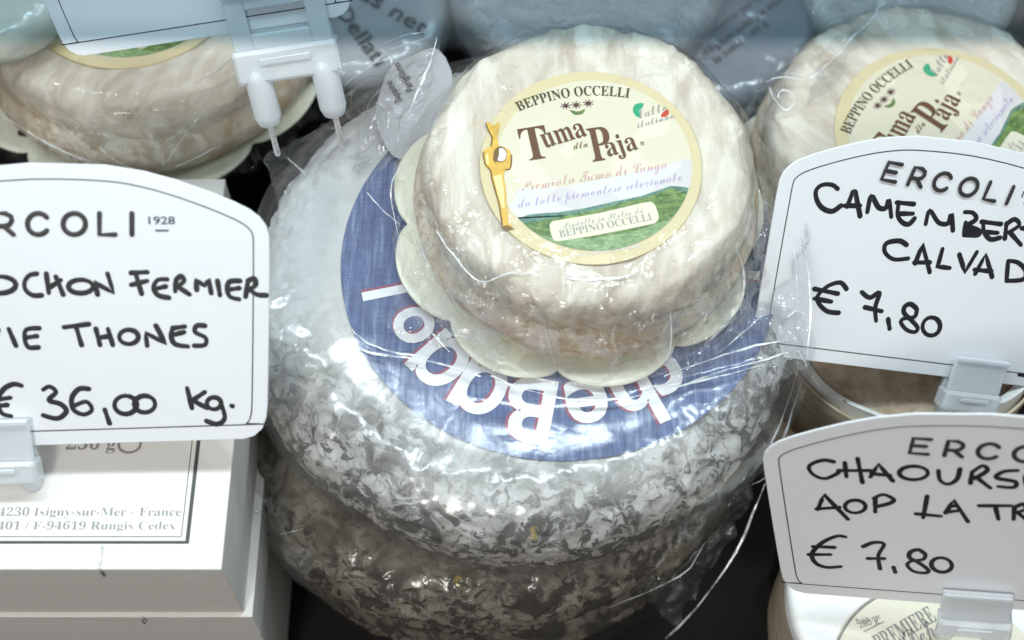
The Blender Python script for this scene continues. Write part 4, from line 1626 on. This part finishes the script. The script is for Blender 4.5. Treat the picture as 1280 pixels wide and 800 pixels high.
# ================================================================== paper wrapped cheeses at the back
def paper_cheese(label, c, R, H, matkey, tilt, rot, texts, filmkey='film'):
    m = Matrix.Translation(Vector(np.array(c) * S)) @ Matrix.Rotation(R_(rot), 4, 'Z') @ Matrix.Rotation(R_(tilt), 4, 'X')
    root = thing('paper_wrapped_cheese', label, 'cheese', group='paper wrapped cheeses at the back', matrix=m)
    mb = MB()
    prof = wheel_profile(R, H, .8, step=.2)
    V, Nn, ph = revolve(prof, 160)
    V = V + Nn * (.10 * fbm(V[..., 0] * .7, V[..., 1] * .7, V[..., 2] * .7, int(abs(c[0]) * 3) + 1, 3, True))[..., None] * np.clip((np.hypot(V[..., 0], V[..., 1]) - R * .7)[..., None], .1, 1)
    mb.grid(V, matkey, True)
    mb.build('paper', root)
    tb = MB()
    inv = m.inverted()
    z = H + .07
    for s_, a, b, cp in texts:
        # lettering lies in the top plane of the paper
        q = []
        for px, py in (a, b):
            o = inv @ Vector(CAM * S)
            d = (inv.to_3x3() @ Vector(ray(px, py)))
            t = (z * S - o.z) / d.z
            h = (o + d * t) / S
            q.append(np.array([h.x, h.y]))
        tb.text(s_, q[0], q[1], 'print', z + .04, cp, '', .012)
    if texts:
        tb.build('lettering', root)
    fb = MB()
    prof = wheel_profile(R + .2, H + .25, .9, step=.2)
    V, Nn, ph = revolve(prof, 140)
    V = V + Nn * (.16 * fbm(V[..., 0] * .6, V[..., 1] * .6, V[..., 2] * .6, int(abs(c[1])) + 7, 3, True))[..., None]
    fb.grid(V, filmkey, True)
    fb.build('wrapper', root)
    return root


pa = W(452, 12, 11.5)
paper_cheese('pale grey paper wrapped cheese with upside down print left of the big round cheese', (pa[0] - .5, pa[1] + 1.2, 8.6), 4.4, 2.9, 'grey_paper', 6, 0,
             [('us net', (446, -4), (528, 44), .75), ('Dellati', (418, 14), (470, 84), .7)])
pb2 = W(880, 10, 11.5)
paper_cheese('blue grey paper wrapped cheese with lines of print at the top right', (pb2[0] + .4, pb2[1] + .6, 8.2), 4.7, 2.9, 'blue_paper', 8, 0,
             [('valeurs moyennes pour 100 g', (866, 61), (962, -8), .34), ('7,4 g dont acides gras satures', (884, 70), (985, -4), .34), ('le sucres, en g', (896, 79), (960, 30), .34)])
pc = W(735, -62, 13)
paper_cheese('grey wrapped cheese whose lower edge shows at the top middle', (pc[0], pc[1], 9), 6.2, 3.6, 'grey_paper', 0, 0, [], 'film_loose')
pk = W(-14, -28, 16.9)
paper_cheese('small sage coloured round cheese at the top left corner above the tan sided cheese', (pk[0], pk[1], 14.9), 3.1, 2.0, 'sage', 5, 0, [])
pd = W(1120, -22, 12.5)
paper_cheese('light grey wrapped cheese behind the small cheese at the top right corner', (pd[0] + 1, pd[1] + 2.2, 8.4), 5.2, 3.2, 'pale_wrap', 4, 0, [], 'film_loose')
ub = MB()
ub.box((-22, pa[1] - 3.5, 0), (24, pa[1] + 30, 8.1), 'counter', .05)
struct(ub.build('back_step'))

# white ingredient slip tucked behind the big round cheese
slip_P = W(500, 110, 14.6)
sl = MB()
poly = [W(px, py, 15.5) - slip_P for px, py in smooth([(470, 150), (478, 108), (490, 84), (516, 70), (548, 62), (566, 110), (530, 190), (492, 196)], 3, True)]
cen = sum(poly) / len(poly)
up_ = np.array([0, 0, .03])
k = len(poly)
sl.add([p for p in poly] + [p + up_ for p in poly], [tuple(range(k - 1, -1, -1)), tuple(range(k, 2 * k))] + [(i, (i + 1) % k, k + (i + 1) % k, k + i) for i in range(k)], 'slip', False)
so = thing('paper_slip', 'white ingredient slip with tiny black print left of the big round cheese', 'paper slip', slip_P)
sl.build('sheet', so)
st_ = MB()
nzv = np.array([0, 0, .05])


def slip_text(s_, a, b, cap):
    p0, p1 = W(*a, 15.57) - slip_P, W(*b, 15.57) - slip_P
    st_.text(s_, p0[:2], p1[:2], 'print', .97, cap, '', .01)


slip_text('Farigliano', (518, 112), (499, 78), .3)
st_.build('lettering', so)
st_ = MB()
slip_text('Beppino', (503, 126), (489, 100), .3)
st_.build('lettering', so)

# ================================================================== glass shelf above the back row
gm, gt, go = nt('green_blue_shelf_glass')
q = N(gt)
tr = q('BsdfTransparent', {'Color': (.62, .69, .73, 1)})
gl = q('BsdfGlossy', {'Color': (.9, .95, 1, 1), 'Roughness': .15})
df = q('BsdfDiffuse', {'Color': (.22, .32, .37, 1)})
st1 = q.noise(q('Mapping', {'Vector': q.co(), 'Scale': (1.3, .01, .01)}).outputs[0], 1.0, 2, .5)
m1 = q('MixShader', {0: q.ramp(st1.outputs[0], [(.35, .0), (.65, .012)]), 1: tr.outputs[0], 2: df.outputs[0]})
m2 = q('MixShader', {0: .001, 1: m1.outputs[0], 2: gl.outputs[0]})
gt.links.new(m2.outputs[0], go.inputs[0])
M['glass'] = gm
em, et, eo = nt('teal_glass_edge')
q = N(et)
tr = q('BsdfTransparent', {'Color': (.60, .69, .72, 1)})
df = q('BsdfDiffuse', {'Color': (.10, .19, .24, 1)})
m1 = q('MixShader', {0: .05, 1: tr.outputs[0], 2: df.outputs[0]})
et.links.new(m1.outputs[0], eo.inputs[0])
M['glass_edge'] = em
gp = W(640, 55, 41.0)
g = MB()
y0, z0, th = gp[1], 41.0, .6
V0 = [(-40, y0, z0), (40, y0, z0), (40, y0, z0 + th), (-40, y0, z0 + th), (-40, y0 + 25, z0), (40, y0 + 25, z0), (40, y0 + 25, z0 + th), (-40, y0 + 25, z0 + th)]
g.add(V0, [(0, 1, 2, 3)], 'glass_edge', False)
g.add(V0, [(3, 2, 6, 7), (4, 5, 1, 0), (5, 4, 7, 6), (4, 0, 3, 7), (1, 5, 6, 2)], 'glass', False)
tag(g.build('glass_shelf'), 'blurred bluish glass shelf edge running along the top of the picture', 'glass shelf')
